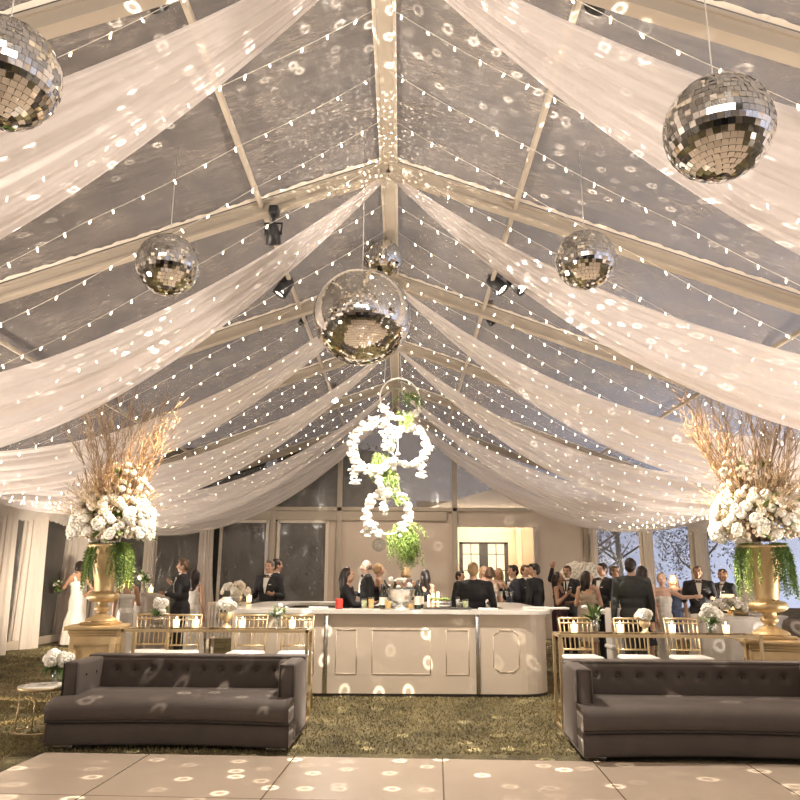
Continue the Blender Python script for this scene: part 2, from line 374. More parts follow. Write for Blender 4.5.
# ------------------------------------------------------------ tent
W = 7.5; RX = -.06; RIDGE = 5.74; EAVE = 3.02; SL = (RIDGE-EAVE)/W
BD = [7.07+3.02*k for k in range(-5, 5)]   # rafter planes
BACK = BD[-1]; FRONT = BD[0]
def rz(x): return RIDGE - abs(x)*SL
nrm = math.sqrt(1+SL*SL)
beams = []
for k, D in enumerate(BD):
    mb = MB()
    for s in (-1, 1):
        a = Vector((RX, D, RIDGE-.14)); b = Vector((RX+s*W, D, EAVE-.14)); d = (b-a).normalized(); up = Vector((-d.z*s*1.0, 0, abs(d.x))) if s > 0 else Vector((-d.z*s, 0, abs(d.x)))
        up = Vector((s*SL, 0, 1)).normalized()
        def bar(off, hh, ww, m):
            mb.m = m
            c = [a+up*off, b+up*off]
            ww2 = ww/2; h2 = hh/2
            vs = []
            for p in c:
                for (yy, uu) in ((-ww2, -h2), (ww2, -h2), (ww2, h2), (-ww2, h2)): vs.append(p + Vector((0, yy, 0)) + up*uu)
            mb.add(vs, [(0, 1, 5, 4), (1, 2, 6, 5), (2, 3, 7, 6), (3, 0, 4, 7), (0, 3, 2, 1), (4, 5, 6, 7)], True)
        bar(0, .10, .07, 0); bar(.058, .03, .11, 0); bar(-.058, .03, .11, 0)
        # ruffled vinyl edge in the keder track
        mb.m = 1
        L_ = (b-a).length
        for side in (-1, 1):
            def fn(u, v, side=side, a=a, d=d, up=up, L_=L_):
                t = u*L_; rr = .007*math.sin(t*23+side)+.006*math.sin(t*51)
                return a + d*t + Vector((0, side*(.055+.025*v), 0)) + up*(.085+rr*(v*1.0) + .02*v)
            mb.grid(fn, 150, 2)
        mb.m = 0
        # leg
        mb.box((RX+s*W, D, EAVE/2-.05), (.12, .14, EAVE-.1))
        # gusset plate near the ridge
        mb.box(a+d*.35-up*.01, (.5, .085, .17), Matrix.Rotation(s*math.atan(SL), 3, 'Y'))
    o = mb.build('roof_beam', [M['frame'], M['flange']]); struct(o); beams.append(o)
# ridge, purlins, eave beams
def longi(name, x, z, w, h, m=None, y0=FRONT, y1=BACK):
    mb = MB(); mb.box((x, (y0+y1)/2, z), (w, y1-y0, h), bev=.012); return struct(mb.build(name, m or M['frame']))
longi('ridge_beam', RX, RIDGE-.06, .13, .12)
mbr = MB()
for s in (-1, 1):
    mbr.grid(lambda u, v, s=s: (RX+s*(.062+.03*v), FRONT+(BACK-FRONT)*u, RIDGE-.10+.004*math.sin(u*700+s)*v), 500, 2)
struct(mbr.build('ridge_beam', M['flange']))
for x in (-4.4, -1.30, 1.30, 4.4):
    longi('roof_beam', RX+x, rz(x)-.12, .05, .05)
for s in (-1, 1): longi('eave_beam', RX+s*W, EAVE-.1, .12, .2)
ce = MB()
for s in (-1, 1):
    for k in range(len(BD)-1):
        y0, y1 = BD[k], BD[k+1]
        def fn(u, v, s=s, y0=y0, y1=y1):
            x = s*W*u; y = y0+(y1-y0)*v; q = math.sin(PI*v)
            return (RX+x, y, rz(x) - .02 + .05*q*noise.noise(Vector((x*1.3, y*2.2, s))) - .03*q*math.sin(PI*u))
        ce.grid(fn, 30, 12)
struct(ce.build('ceiling', M['vinyl']))
# ---- back wall: posts, transom, opaque panels, clear windows
YB = BACK
def wp(px): return (px-400-5*0)/750*18.55 + .06
posts = [-6.2, -4.78, -3.15, -1.48, 1.44, 4.72, 6.2]
mb = MB()
for x in posts:
    w = .13
    mb.box((x, YB, (rz(x)-.2)/2 if abs(x) < 2 else 1.55), (w, .10, rz(x)-.2 if abs(x) < 2 else 3.1), bev=.01)
mb.box((RX, YB, 3.12), (2*W, .1, .10), bev=.01)
mb.box((RX-3.1, YB-.02, 2.95), (9.0-.2, .04, .22)); 
struct(mb.build('wall_frame', M['frame']))
def panel(x0, x1, z0, z1, name='wall_back', y=YB+.02, m=None):
    mb = MB(); mb.grid(lambda u, v: (x0+(x1-x0)*u, y+.02*noise.noise(Vector((x0+u*(x1-x0)*1.6, v*2, 3)))+.012*math.sin(u*(x1-x0)*2+v*3), z0+(z1-z0)*v), 24, 20)
    return struct(mb.build(name, m or M['panel']))
panel(-1.42, 1.38, 0, 3.08); panel(3.42, 4.66, 0, 3.08); panel(1.5, 3.42, 2.68, 3.08)
panel(-3.1, -3.0, 0, 2.8); panel(-1.75, -1.5, 0, 2.95)
for x0, x1 in ((-7.4, -6.3), (-6.1, -4.9), (-4.65, -3.25), (-3.05, -1.75)): panel(x0, x1, 0, .5)
for x0, x1 in ((4.8, 6.1), (6.3, 7.4)): panel(x0, x1, 0, .6)
MB().box((3.45, YB, 1.35), (.10, .12, 2.7), bev=.01).build('door_frame', M['frame'])['kind'] = 'structure'
def window(n, x0, x1, z0, z1, wavy=.01):
    mb = MB(); mb.grid(lambda u, v: (x0+(x1-x0)*u, YB+.03+wavy*math.sin(u*(x1-x0)*7)*v, z0+(z1-z0)*v), 20, 10)
    w = struct(mb.build('window_%d' % n, M['vinyl_side']))
    f = MB()
    for xx in (x0, x1): f.box((xx, YB+.01, (z0+z1)/2), (.07, .05, z1-z0+.07))
    for zz in (z0, z1): f.box(((x0+x1)/2, YB+.01, zz), (x1-x0, .05, .07))
    f.build('window_frame', M['flange'], w)
window(1, -7.3, -6.32, .5, 2.9); window(2, -6.08, -4.95, .5, 2.85); window(3, -4.45, -3.28, .5, 2.8); window(4, -3.0, -1.78, .5, 2.8)
window(5, 4.84, 6.1, .6, 3.0); window(6, 6.3, 7.35, .6, 3.0)
# gable glazing above the transom
def gable(n, x0, x1):
    mb = MB()
    mb.grid(lambda u, v: (x0+(x1-x0)*u, YB+.03, 3.16+(rz(x0+(x1-x0)*u)-.25-3.16)*v), 16, 10)
    struct(mb.build('window_%d' % n, M['vinyl_side']))
gable(7, -6.6, -1.55); gable(8, -1.4, 1.36); gable(9, 1.52, 6.6)
# side walls: clear vinyl between legs, clouded low skirt
for s, nme in ((-1, 'wall_left'), (1, 'wall_right')):
    mb = MB()
    for k in range(len(BD)-1):
        y0, y1 = BD[k]+.08, BD[k+1]-.08
        mb.grid(lambda u, v: (RX+s*(W+.12)+.02*math.sin(u*17), y0+(y1-y0)*u, .15+2.7*v), 24, 8)
    struct(mb.build(nme, M['vinyl_side']))
    mb = MB(); mb.box((RX+s*W, (FRONT+BACK)/2, .1), (.05, BACK-FRONT, .16)); 
    struct(mb.build('baseboard_'+nme[5:], M['frame']))
# front (behind the camera) wall
struct(MB().box((RX, FRONT, 1.55), (15, .08, 3.1)).build('wall_front', M['panel']))
mb = MB(); mb.grid(lambda u, v: (RX-W+2*W*u, FRONT, 3.1+(rz(-W+2*W*u)-3.1)*v), 30, 2); struct(mb.build('wall_front', M['vinyl_side']))
# ---- valance of gathered fabric along the eaves
for s, nme in ((-1, 'left'), (1, 'right')):
    mb = MB(); y0, y1 = 2.0, BACK-.1
    def fn(u, v, s=s):
        y = y0+(y1-y0)*u; ph = (y-BD[3])/3.02*2*PI
        dz = .10*abs(math.sin(ph/2))
        return (RX+s*(W-.13-.10*math.sin(PI*v)-.02*math.sin(y*9+v*3)), y, 2.98-.08*0-dz*v-.38*v+.012*math.sin(y*30))
    mb.grid(fn, 500, 8); o = mb.build('valance', M['curtain'])
    tag(o, 'gathered cream fabric valance along the %s eave above the side curtains' % nme, 'valance')

# ------------------------------------------------------------ ceiling swags
def swag(side, D0, k, tiltb=0.0, wmax=1.5, seed=0, asym=0):
    mb = MB(); R = random.Random(seed)
    ph = [R.uniform(0, 6) for _ in range(6)]
    nf = 6
    def fn(u, v):
        x = .02+7.3*u; s = 2*v-1
        w = min(.10+.43*x, wmax) if x < 5 else wmax
        k0 = (.10+.43*x)
        w = wmax*(1-math.exp(-(.06+.20*x)/wmax))
        zz = 4.13-.9935*x+.0886*x*x + asym*min(x, 3) - s*(.0487*x-.0026*x*x)
        # pleats running down the swag
        am = .006+.009*min(x, 4)
        pl = am*(math.sin(s*PI*nf*.5+ph[0]+.5*x*.2) + .55*math.sin(s*PI*nf*1.1+ph[1]+x*.25) + .3*math.sin(s*PI*nf*2.1+ph[2]-x*.2))
        pl += .05*min(x, 3)/3*math.sin(s*PI*1.5+ph[3])
        cup = -.05*min(x/2.5, 1)*(1-s*s)
        zz += pl*1.0 + cup - (tiltb*s*min(x/3, 1))
        if x > 5.8: zz += 0
        return (RX+side*x, D0 - .015 - .0495*x + s*w + .6*pl, 1.45+zz)
    mb.grid(fn, 70, 84)
    return mb.build('ceiling_swag', M['drape'])
ords = ['nearest', 'second', 'third', 'fourth', 'fifth', 'rearmost']
for k in range(-3, 6):
    D0 = 4.12+3.02*k
    for side, sn in ((-1, 'left'), (1, 'right')):
        dd = D0
        o = swag(side, dd if k < 5 else 18.15, k, .0 if k < 5 else .12, 1.5 if k < 5 else .85, seed=k*2+side, asym=(.049*side if k == 1 else .015*side))
        if k < 0:
            tag(o, 'sheer white swag over the dance floor mirrored in the balls, %s side, %s' % (sn, ['third', 'second', 'first'][k+3]), 'drape', 'swags mirrored in the disco balls'); continue
        tag(o, 'sheer blush white swag from ridge to %s eave, %s from the camera' % (sn, ords[k]) if k not in (0, 5) else
            ('sheer white fabric swag crossing the top %s corner, nearest of all' % sn if k == 0 else 'sheer white fabric swag against the back gable wall on the %s' % sn), 'drape', 'sheer swags under the tent roof')
# ------------------------------------------------------------ fairy light strings
bm = MB(); bm.lathe([(.0012, .022), (.004, .013), (.0058, .0), (.0052, -.010), (.003, -.018)], n=7)
bulb_me = bm.mesh('bulb', M['bulb'])
def string_z(x): return 1.45+max(4.2-.64*x+.012*x*x, 4.13-.9935*x+.0886*x*x-.16)
def project(p):
    q = CM.to_3x3().transposed() @ (Vector(p)-CAM)
    if q.z > -.2: return None
    return 400+q.x/-q.z*FPX, 400-q.y/-q.z*FPX
bayn = ['first', 'second', 'third', 'fourth', 'fifth', 'sixth']
posn = ['first', 'second', 'third', 'last']
def fairy_string(D, side, label, R):
    o = thing('fairy_light_string', (RX, D, 1.45+4.15), 0, label, 'string lights', 'fairy light strings under the roof')
    w = MB(); pts = []; bl = []
    n = 30; ph = R.uniform(0, 1)
    for i in range(0, n*2+1):
        x = 7.3*i/(n*2); z = string_z(x)-1.45-4.15; sag = -.02*abs(math.sin(PI*x/1.2))
        pts.append((side*x, .03*math.sin(x*1.3+ph*6), z+sag))
    w.tube(pts, .0022, 4); w.build('wire', M['wire'], o)
    x = .12+.2*ph
    while x < 7.2:
        p = Vector((side*x, .03*math.sin(x*1.3+ph*6), string_z(x)-1.45-4.15-.02*abs(math.sin(PI*x/1.2))-.02))
        q = project(p+Vector(o.location))
        if q and -60 < q[0] < 860 and q[1] > -80:
            b = bpy.data.objects.new('bulb', bulb_me); COL.objects.link(b); b.parent = o; b.location = p
            b.rotation_euler = (R.uniform(-.6, .6), R.uniform(-.6, .6), 0)
        x += R.uniform(.17, .245)
R = random.Random(11)
for side, sn in ((-1, 'left'), (1, 'right')):
    for b in range(5):
        for j in range(4):
            D = 4.12+3.02*b+.72*(j+.95) - .0
            if D > 19: D = 18.8
            fairy_string(D, side, 'warm fairy lights on the %s roof slope, %s string of the %s bay' % (sn, posn[j], bayn[b]), R)
    fairy_string(3.9, side, 'warm fairy light string on the %s roof slope, in front of the nearest swag' % sn, R)
# ------------------------------------------------------------ mirror balls
def mirror_ball(c, r, rows, label, roof_z=None, seed=0, tilt=.05, lite=False):
    R = random.Random(seed)
    o = thing('mirror_ball', c, 0, label, 'disco ball', 'mirror balls hanging from the tent roof')
    MB().ball((0, 0, 0), r*.985, 32, 20).build('ball_core', M['core'], o)
    mb = MB()
    for i in range(rows):
        t0 = PI*i/rows; t1 = PI*(i+1)/rows; tm = (t0+t1)/2
        n = max(4, int(2*PI*math.sin(tm)/(PI/rows)))
        off = R.uniform(0, 1)
        for j in range(n):
            a0 = 2*PI*(j+off)/n; a1 = 2*PI*(j+1+off)/n; am = (a0+a1)/2
            cdir = Vector((math.sin(tm)*math.cos(am), math.sin(tm)*math.sin(am), math.cos(tm)))
            e1 = Vector((-math.sin(am), math.cos(am), 0)); e2 = cdir.cross(e1)
            nn = (cdir + e1*R.gauss(0, tilt) + e2*R.gauss(0, tilt)).normalized()
            f1 = (e1 - nn*e1.dot(nn)).normalized(); f2 = nn.cross(f1)
            hw = r*math.sin(tm)*PI/n*.95; hh = r*PI/rows*.5*.95; cc = cdir*r
            mb.add([cc-f1*hw-f2*hh, cc+f1*hw-f2*hh, cc+f1*hw+f2*hh, cc-f1*hw+f2*hh], [(0, 1, 2, 3)], True)
    mb.build('mirror_tiles', M['mirror'], o, smooth=False)
    cp = MB(); cp.lathe([(r*.16, r*.95), (r*.16, r*1.03), (r*.05, r*1.06), (.012, r*1.10)], n=16); cp.build('hanging_cap', M['steel'], o)
    top = (roof_z if roof_z is not None else rz(c[0])-.15) - c[2]
    MB().tube([(0, 0, r), (0, 0, top)], .0035, 5).build('cable', M['cable'], o)
    return o
mirror_ball(U(362, 317, 6.96), .452, 64, 'largest mirrored disco ball, hanging at the centre under the ridge', RIDGE-.1, 1, .008)
mirror_ball(U(168, 265, 6.05), .25, 26, 'small mirrored disco ball with faceted tiles over the left sofa side', None, 2)
mirror_ball(U(585.5, 260, 6.2), .245, 26, 'small mirrored disco ball with a bright glint, over the right side', None, 3)
mirror_ball(U(718, 129, 3.6), .252, 26, 'big looking mirrored disco ball in front of the upper right swag', None, 4)
mirror_ball(U(3, 74, 3.45), .252, 26, 'mirrored disco ball cut off by the picture edge at upper left', None, 5)
mirror_ball(U(382, 259, 9.4), .25, 26, 'small mirrored disco ball behind and above the largest one', RIDGE-.1, 6)
# added point lamps with a ring pattern stand in for the tiles' dots
def dots_light(loc, e, scale=7.0, name='ring_dot_lamp', ring=.16, keep=.95):
    l = bpy.data.lights.new(name, 'POINT'); l.energy = e; l.color = (1, .9, .76); l.shadow_soft_size = .004
    l.use_nodes = True; nt = l.node_tree; N = nt.nodes; L = nt.links
    em = [n for n in N if n.type == 'EMISSION'][0]
    tc = N.new('ShaderNodeTexCoord'); v = N.new('ShaderNodeTexVoronoi'); v.inputs['Scale'].default_value = scale; v.feature = 'F1'; v.voronoi_dimensions = '2D'
    sx = N.new('ShaderNodeSeparateXYZ'); L.new(tc.outputs['Normal'], sx.inputs[0])
    ab = N.new('ShaderNodeMath'); ab.operation = 'ABSOLUTE'; L.new(sx.outputs['Z'], ab.inputs[0])
    a1 = N.new('ShaderNodeMath'); a1.operation = 'ADD'; L.new(ab.outputs[0], a1.inputs[0]); a1.inputs[1].default_value = 1.0
    dx = N.new('ShaderNodeMath'); dx.operation = 'DIVIDE'; L.new(sx.outputs['X'], dx.inputs[0]); L.new(a1.outputs[0], dx.inputs[1])
    dy = N.new('ShaderNodeMath'); dy.operation = 'DIVIDE'; L.new(sx.outputs['Y'], dy.inputs[0]); L.new(a1.outputs[0], dy.inputs[1])
    cb = N.new('ShaderNodeCombineXYZ'); L.new(dx.outputs[0], cb.inputs[0]); L.new(dy.outputs[0], cb.inputs[1]); L.new(cb.outputs[0], v.inputs['Vector'])
    # a round halo: bright rim, weak middle
    r = N.new('ShaderNodeValToRGB'); L.new(v.outputs['Distance'], r.inputs[0]); e_ = r.color_ramp.elements
    e_[0].position = 0; e_[0].color = (.25, .25, .25, 1); e_[1].position = ring+.07; e_[1].color = (0, 0, 0, 1)
    for p, c in ((ring*.5, .12), (ring*.75, 1.0), (ring*1.0, 1.0)):
        q = r.color_ramp.elements.new(p); q.color = (c, c, c, 1)
    sp = N.new('ShaderNodeSeparateColor'); L.new(v.outputs['Color'], sp.inputs[0])
    mr = N.new('ShaderNodeMapRange'); L.new(sp.outputs[0], mr.inputs[0]); mr.inputs[1].default_value = 1-keep; mr.inputs[2].default_value = 1; mr.inputs[3].default_value = 0; mr.inputs[4].default_value = 1
    pw = N.new('ShaderNodeMath'); pw.operation = 'POWER'; L.new(mr.outputs[0], pw.inputs[0]); pw.inputs[1].default_value = 1.7
    m = N.new('ShaderNodeMath'); m.operation = 'MULTIPLY'; L.new(r.outputs[0], m.inputs[0]); L.new(pw.outputs[0], m.inputs[1])
    L.new(m.outputs[0], em.inputs['Strength'])
    o = bpy.data.objects.new(name, l); COL.objects.link(o); o.location = loc
bb = U(362, 317, 6.96)
dots_light(bb+Vector((.12, -.30, -.45)), 1500, 23)
dots_light(bb+Vector((.10, -.1, 1.15)), 180, 25)

# ------------------------------------------------------------ spotlight fixtures
def fixture(loc, aim, label, energy, ang, lamps=1, col=WHITE, sc=1.0, lit=True):
    loc = Vector(loc); o = thing('spotlight_fixture', loc, 0, label, 'spotlight')
    MB().tube([(0, 0, .30), (0, 0, .12)], .02, 8).build('mounting_pole', M['black'], o)
    mb = MB(); mb.box((0, 0, .28), (.10, .14, .10), bev=.02); mb.build('beam_clamp', M['black'], o)
    for i in range(lamps):
        ox = (i-(lamps-1)/2)*.26*sc
        t = Vector(aim[i] if isinstance(aim[0], (tuple, list, Vector)) else aim)
        d = (t-loc).normalized(); q = d.to_track_quat('-Z', 'Y'); Rm = q.to_matrix()
        c = Vector((ox, 0, .02))
        y = MB(); y.tube([c+Rm@Vector((-.10*sc, 0, 0)), c+Vector((-.11*sc, 0, .13)), c+Vector((.11*sc, 0, .13)), c+Rm@Vector((.10*sc, 0, 0))], .012, 6)
        y.build('yoke', M['black'], o)
        b = MB()
        prof = [(.05*sc, .14*sc), (.075*sc, .12*sc), (.09*sc, .02*sc), (.095*sc, -.12*sc), (.085*sc, -.125*sc), (.075*sc, -.08*sc)]
        b.lathe(prof, n=20); b.v = [tuple(c+Rm@Vector(p)) for p in b.v]
        h = b.build('lamp_housing', M['black'], o)
        l = MB(); l.lathe([(.001, -.09*sc), (.05*sc, -.095*sc), (.078*sc, -.09*sc), (.078*sc, -.085*sc), (.001, -.085*sc)], n=20); l.v = [tuple(c+Rm@Vector(p)) for p in l.v]
        l.build('lens', M['lens'] if lit else M['glass'], h)
        if energy: spot(loc+c+d*.17*sc, t, energy, ang, col, .6, .06)
    return o
# urn and chandelier positions
UL = Vector((-3.33, 8.85, 0)); UR = Vector((3.96, 8.2, 0)); PL = .905; PR = .84; CH = U(392, 480, 11.6)
fixture(U(284, 289, 9.6), UL+Vector((.2, 0, 2.3)), 'black spotlight with lit lens clamped to second beam left of the ridge', 2900, 22, col=AMB)
fixture(U(507, 286, 9.6), (UR+Vector((-.2, 0, 2.3)), UR+Vector((-.3, .3, 2.6))), 'black pair of spotlights with lit lenses right of the ridge', 1500, 23, 2, col=AMB)
fixture(U(303, 322, 11.2), UL, 'small dark clamp lamp under beam, left of the largest mirror ball', 0, 10, sc=.55, lit=False)
fixture(U(490, 322, 11.2), UR, 'small dark clamp lamp hanging under beam to the right of ridge', 0, 10, sc=.55, lit=False)
fixture(U(273, 237, 7.6), (-1, 9, 0), 'dark lamp body on first full beam near the left purlin', 0, 10, sc=.8, lit=False)
fixture(U(600, -2, 5.0), CH, 'spotlight on the nearest beam at the upper right picture edge', 0, 15, col=(1, .95, .88), sc=.8)
fixture(U(153, -4, 5.0), CH, 'dark spotlight on the nearest beam at the upper left edge', 0, 15, sc=.8, lit=False)
fixture((-.2, 8.6, 4.75), CH+Vector((0, 0, .1)), 'unseen spotlight added behind the largest mirror ball, aimed at the flower hoops', 1900, 32, col=(1, .95, .88), sc=.7)  # added lamp, out of view, brightens the hoops
fixture(U(334, 399, 15.6), (0.2, 11.8, 1.0), 'distant spotlight glaring between the rear swags left of the flower hoops', 500, 60, col=WHITE, sc=.9)

# ------------------------------------------------------------ sofas
def sofa(loc, rz_, w, label, group='velvet sofas facing the dance floor'):
    o = thing('velvet_sofa', loc, rz_, label, 'sofa', group)
    hw = w/2; dep = .92; H = .70; aw = .15
    # base with concave front
    def front(x): return -.02 + .10*math.cos(PI*x/w)   # 0 at the ends, recessed at the middle
    def slab(name, z0, z1, inset, yb, m, bul=0.0, rise=0.0, parent=o, x0=-hw, x1=hw):
        mb = MB(); nx = 40; prof = []
        nz = 6; rr = min(.035, (z1-z0)/2*.9)
        rows = []
        for i in range(nx+1):
            x = x0 + (x1-x0)*i/nx; xf = min(max(x, x0+inset), x1-inset)
            fy = front(x)+inset
            ring = [(x, yb, z0), (x, fy+.004, z0), (x, fy-bul*.6, z0+rr*.5), (x, fy-bul, (z0+z1)/2), (x, fy-bul*.6+.004, z1-rr*.8), (x, fy+rr*.7, z1-rr*.1), (x, fy+rr*2.5, z1+rise*.6), (x, (fy+yb)/2, z1+rise), (x, yb, z1+rise)]
            rows.append(ring)
        vs = [p for r in rows for p in r]; m_ = len(rows[0]); fs = []
        for i in range(nx):
            for j in range(m_):
                k = (j+1) % m_; fs.append((i*m_+j, i*m_+k, (i+1)*m_+k, (i+1)*m_+j))
        fs.append(tuple(range(m_))); fs.append(tuple(nx*m_+j for j in range(m_-1, -1, -1)))
        mb.add(vs, fs); return mb.build(name, m, parent)
    slab('base', .05, .235, 0, dep, M['velvet'])
    seat = slab('seat_cushion', .245, .40, -.02, dep-.20, M['velvet'], bul=.03, rise=.03)
    pp = MB()
    pp.tube([(x, front(x)-.03, .243) for x in [(-hw+w*i/40) for i in range(41)]], .008, 6); pp.build('piping', M['velvetb'], seat)
    # backrest with tufted front
    mb = MB(); th = .17
    btn = [( -hw+aw+.13+(w-2*aw-.26)*i/9, .585) for i in range(10)]
    def fn(u, v):
        x = -hw+aw*.8+(w-aw*1.6)*u; z = .38+(H-.38)*v
        d = 0
        for bx, bz in btn:
            q = math.hypot(x-bx, z-bz); d += math.exp(-(q/.035)**2)
        d = min(d, 1.2)
        groove = 0
        top = max(0, (v-.9)/.1)
        return (x, dep-th-.05+.02+.035*d+.03*top*top + (1-v)*-.03, z)
    mb.grid(fn, 110, 24)
    mb.box((0, dep-th/2+.0, (.05+H)/2), (w, th*.72, H-.05), bev=.03)
    bk = mb.build('backrest', M['velvet'], o)
    tp = MB(); tp.box((0, dep-th*.55, H-.005), (w+.01, th*1.15, .035), bev=.012); tp.build('top_rail', M['velvet'], bk)
    bme = MB().ball((0, 0, 0), (.013, .008, .013), 8, 5).mesh('tufting_button', M['velvetb'])
    def button(p, par, rot=0):
        q = bpy.data.objects.new('tufting_button', bme); COL.objects.link(q); q.parent = par; q.location = p; q.rotation_euler = (0, 0, rot)
    for bx, bz in btn: button((bx, dep-th-.005+(1-(bz-.38)/(H-.38))*-.03, bz), bk)
    for s in (-1, 1):
        a = MB()
        # slab arm, a touch flared outwards at the top
        n = 8; z0, z1 = .05, H; xo0, xo1 = s*hw, s*(hw+.015); y0, y1 = .20, dep
        a.box((s*(hw-aw/2+.004), (y0+y1)/2, (z0+z1)/2), (aw, y1-y0, z1-z0), bev=.03)
        ar = a.build('arm', M['velvet'], o)
        p = MB(); p.tube([(s*(hw-.01), y0, .26), (s*(hw-.01), y0-.002, H-.012), (s*(hw-aw+.02), y0-.002, H-.012), (s*(hw-aw+.02), y0, .42)], .007, 6); p.build('piping', M['velvetb'], ar)
        for yy in (.36, .58): button((s*(hw-aw-.0), yy, .58), ar, PI/2)
    for s in (-1, 1):
        for yy in (.12, dep-.12):
            MB().box((s*(hw-.12), yy, .024), (.16, .08, .048), bev=.006).build('foot', M['steel'], o)
    return o
sofa((-1.88, 6.80, 0), math.radians(-1.5), 2.07, 'grey velvet tufted sofa beside the round side table, left of the bar')
sofa((2.68, 6.47, 0), math.radians(-2.5), 2.24, 'grey velvet tufted sofa on the right, cut off by the picture edge')

# ------------------------------------------------------------ flowers
def petal_bloom(mb, c, r, R, n=5, layers=3, squash=.8):
    c = Vector(c)
    for l in range(layers):
        rr = r*(1-.26*l); k = n+ (2 if l == 0 else 0)
        for i in range(k):
            a = 2*PI*i/k + l*.6 + R.uniform(-.15, .15)
            tl = .95-.35*l
            d = Vector((math.cos(a)*math.cos(tl*.6), math.sin(a)*math.cos(tl*.6), .25+.35*l)).normalized()
            mb.ball(c + d*rr*.48, (rr*.42, rr*.42, rr*.22), 6, 4, rot=d.to_track_quat('Z', 'Y').to_matrix())
    mb.ball(c+Vector((0, 0, r*.28)), r*.34, 6, 4)
def hydrangea(mb, c, r, R, n=26):
    c = Vector(c)
    for i in range(n):
        z = 1-1.7*(i+.5)/n; a = i*2.39996; q = math.sqrt(max(0, 1-z*z))
        d = Vector((q*math.cos(a), q*math.sin(a), z)); s = r*R.uniform(.26, .36)
        mb.ball(c+d*r*.78, (s, s, s*.6), 6, 4, rot=d.to_track_quat('Z', 'Y').to_matrix())
    mb.ball(c, r*.72, 8, 6)
Rf = random.Random(5)
bloom_me = []
for i in range(3):
    mb = MB(); petal_bloom(mb, (0, 0, 0), 1.0, Rf, 5+i % 2); bloom_me.append(mb.mesh('rose_bloom', M['petal']))
for i in range(2):
    mb = MB(); hydrangea(mb, (0, 0, 0), 1.0, Rf, 24); bloom_me.append(mb.mesh('hydrangea_bloom', M['petal']))
mb = MB(); petal_bloom(mb, (0, 0, 0), 1.0, Rf, 6); cream_me = mb.mesh('cream_bloom', M['petal2'])
def bloom(parent, p, r, d=None, me=None, name='bloom'):
    o = bpy.data.objects.new(name, me or Rf.choice(bloom_me)); COL.objects.link(o); o.parent = parent; o.location = p; o.scale = (r, r, r)
    if d is not None: o.rotation_euler = Vector(d).to_track_quat('Z', 'Y').to_euler()
    return o
def leafblade(mb, p, d, L, w, curl=.2, R=Rf):
    p = Vector(p); d = Vector(d).normalized(); s = d.cross(Vector((R.uniform(-.3, .3), R.uniform(-.3, .3), 1)))
    if s.length < .05: s = Vector((1, 0, 0))
    s.normalize(); n = s.cross(d)
    vs = [p, p+d*L*.3+s*w*.5+n*curl*L*.1, p+d*L*.3-s*w*.5+n*curl*L*.1, p+d*L*.7+s*w*.42, p+d*L*.7-s*w*.42, p+d*L-n*curl*L*.3]
    mb.add(vs, [(0, 1, 2), (1, 3, 4, 2), (3, 5, 4)])
def fern(mb, p, d, L, R, droop=1.0, w=.035, n=16):
    """drooping sprig with leaflets"""
    p = Vector(p); d = Vector(d).normalized(); pts = []
    q = p.copy(); v = d*L/n
    for i in range(n+1):
        pts.append(q.copy()); v = v + Vector((0, 0, -droop*L/n*.09)); v = v.normalized()*L/n; q = q+v
    mb.tube(pts, [.004*(1-i/(n+1))+.001 for i in range(n+1)], 4)
    for i in range(1, n+1):
        t = (pts[i]-pts[i-1]).normalized(); s = t.cross(Vector((R.uniform(-1, 1), R.uniform(-1, 1), .6))).normalized()
        for sg in (-1, 1):
            leafblade(mb, pts[i], t*.7+s*sg*.9, w*2.2*(1-.5*i/n), w*.55, R=R)
def rndir(R, zmin=-1, zmax=1):
    z = R.uniform(zmin, zmax); a = R.uniform(0, 2*PI); q = math.sqrt(max(0, 1-z*z)); return Vector((q*math.cos(a), q*math.sin(a), z))

# ------------------------------------------------------------ urns, pedestals and arrangements
def pedestal(loc, rz_, label, w=.62, h=.80):
    o = thing('display_pedestal', loc, rz_, label, 'pedestal', 'gold pedestals under the urns')
    b = MB(); b.box((0, 0, h/2-.02), (w*.86, w*.86, h-.10), bev=.006)
    for a in range(4):
        Rm = Matrix.Rotation(a*PI/2, 3, 'Z')
        for (cx, cz, dx, dz) in ((0, h-.20, w*.66, .02), (0, .18, w*.66, .02), (-w*.32, h/2-.01, .02, h-.36), (w*.32, h/2-.01, .02, h-.36)):
            b.box(Rm@Vector((cx, -w*.435, cz)), (dx, .02, dz), Rm)
    b.build('body', M['gold'], o)
    c = MB(); c.box((0, 0, h-.06), (w*.94, w*.94, .04), bev=.008); c.box((0, 0, h-.02), (w*1.08, w*1.08, .045), bev=.01); c.box((0, 0, h-.09), (w*.90, w*.90, .03), bev=.006); c.build('cap', M['gold'], o)
    p = MB(); p.box((0, 0, .05), (w, w, .10), bev=.01); p.box((0, 0, .11), (w*.93, w*.93, .03), bev=.006); p.build('plinth', M['gold'], o)
    return o
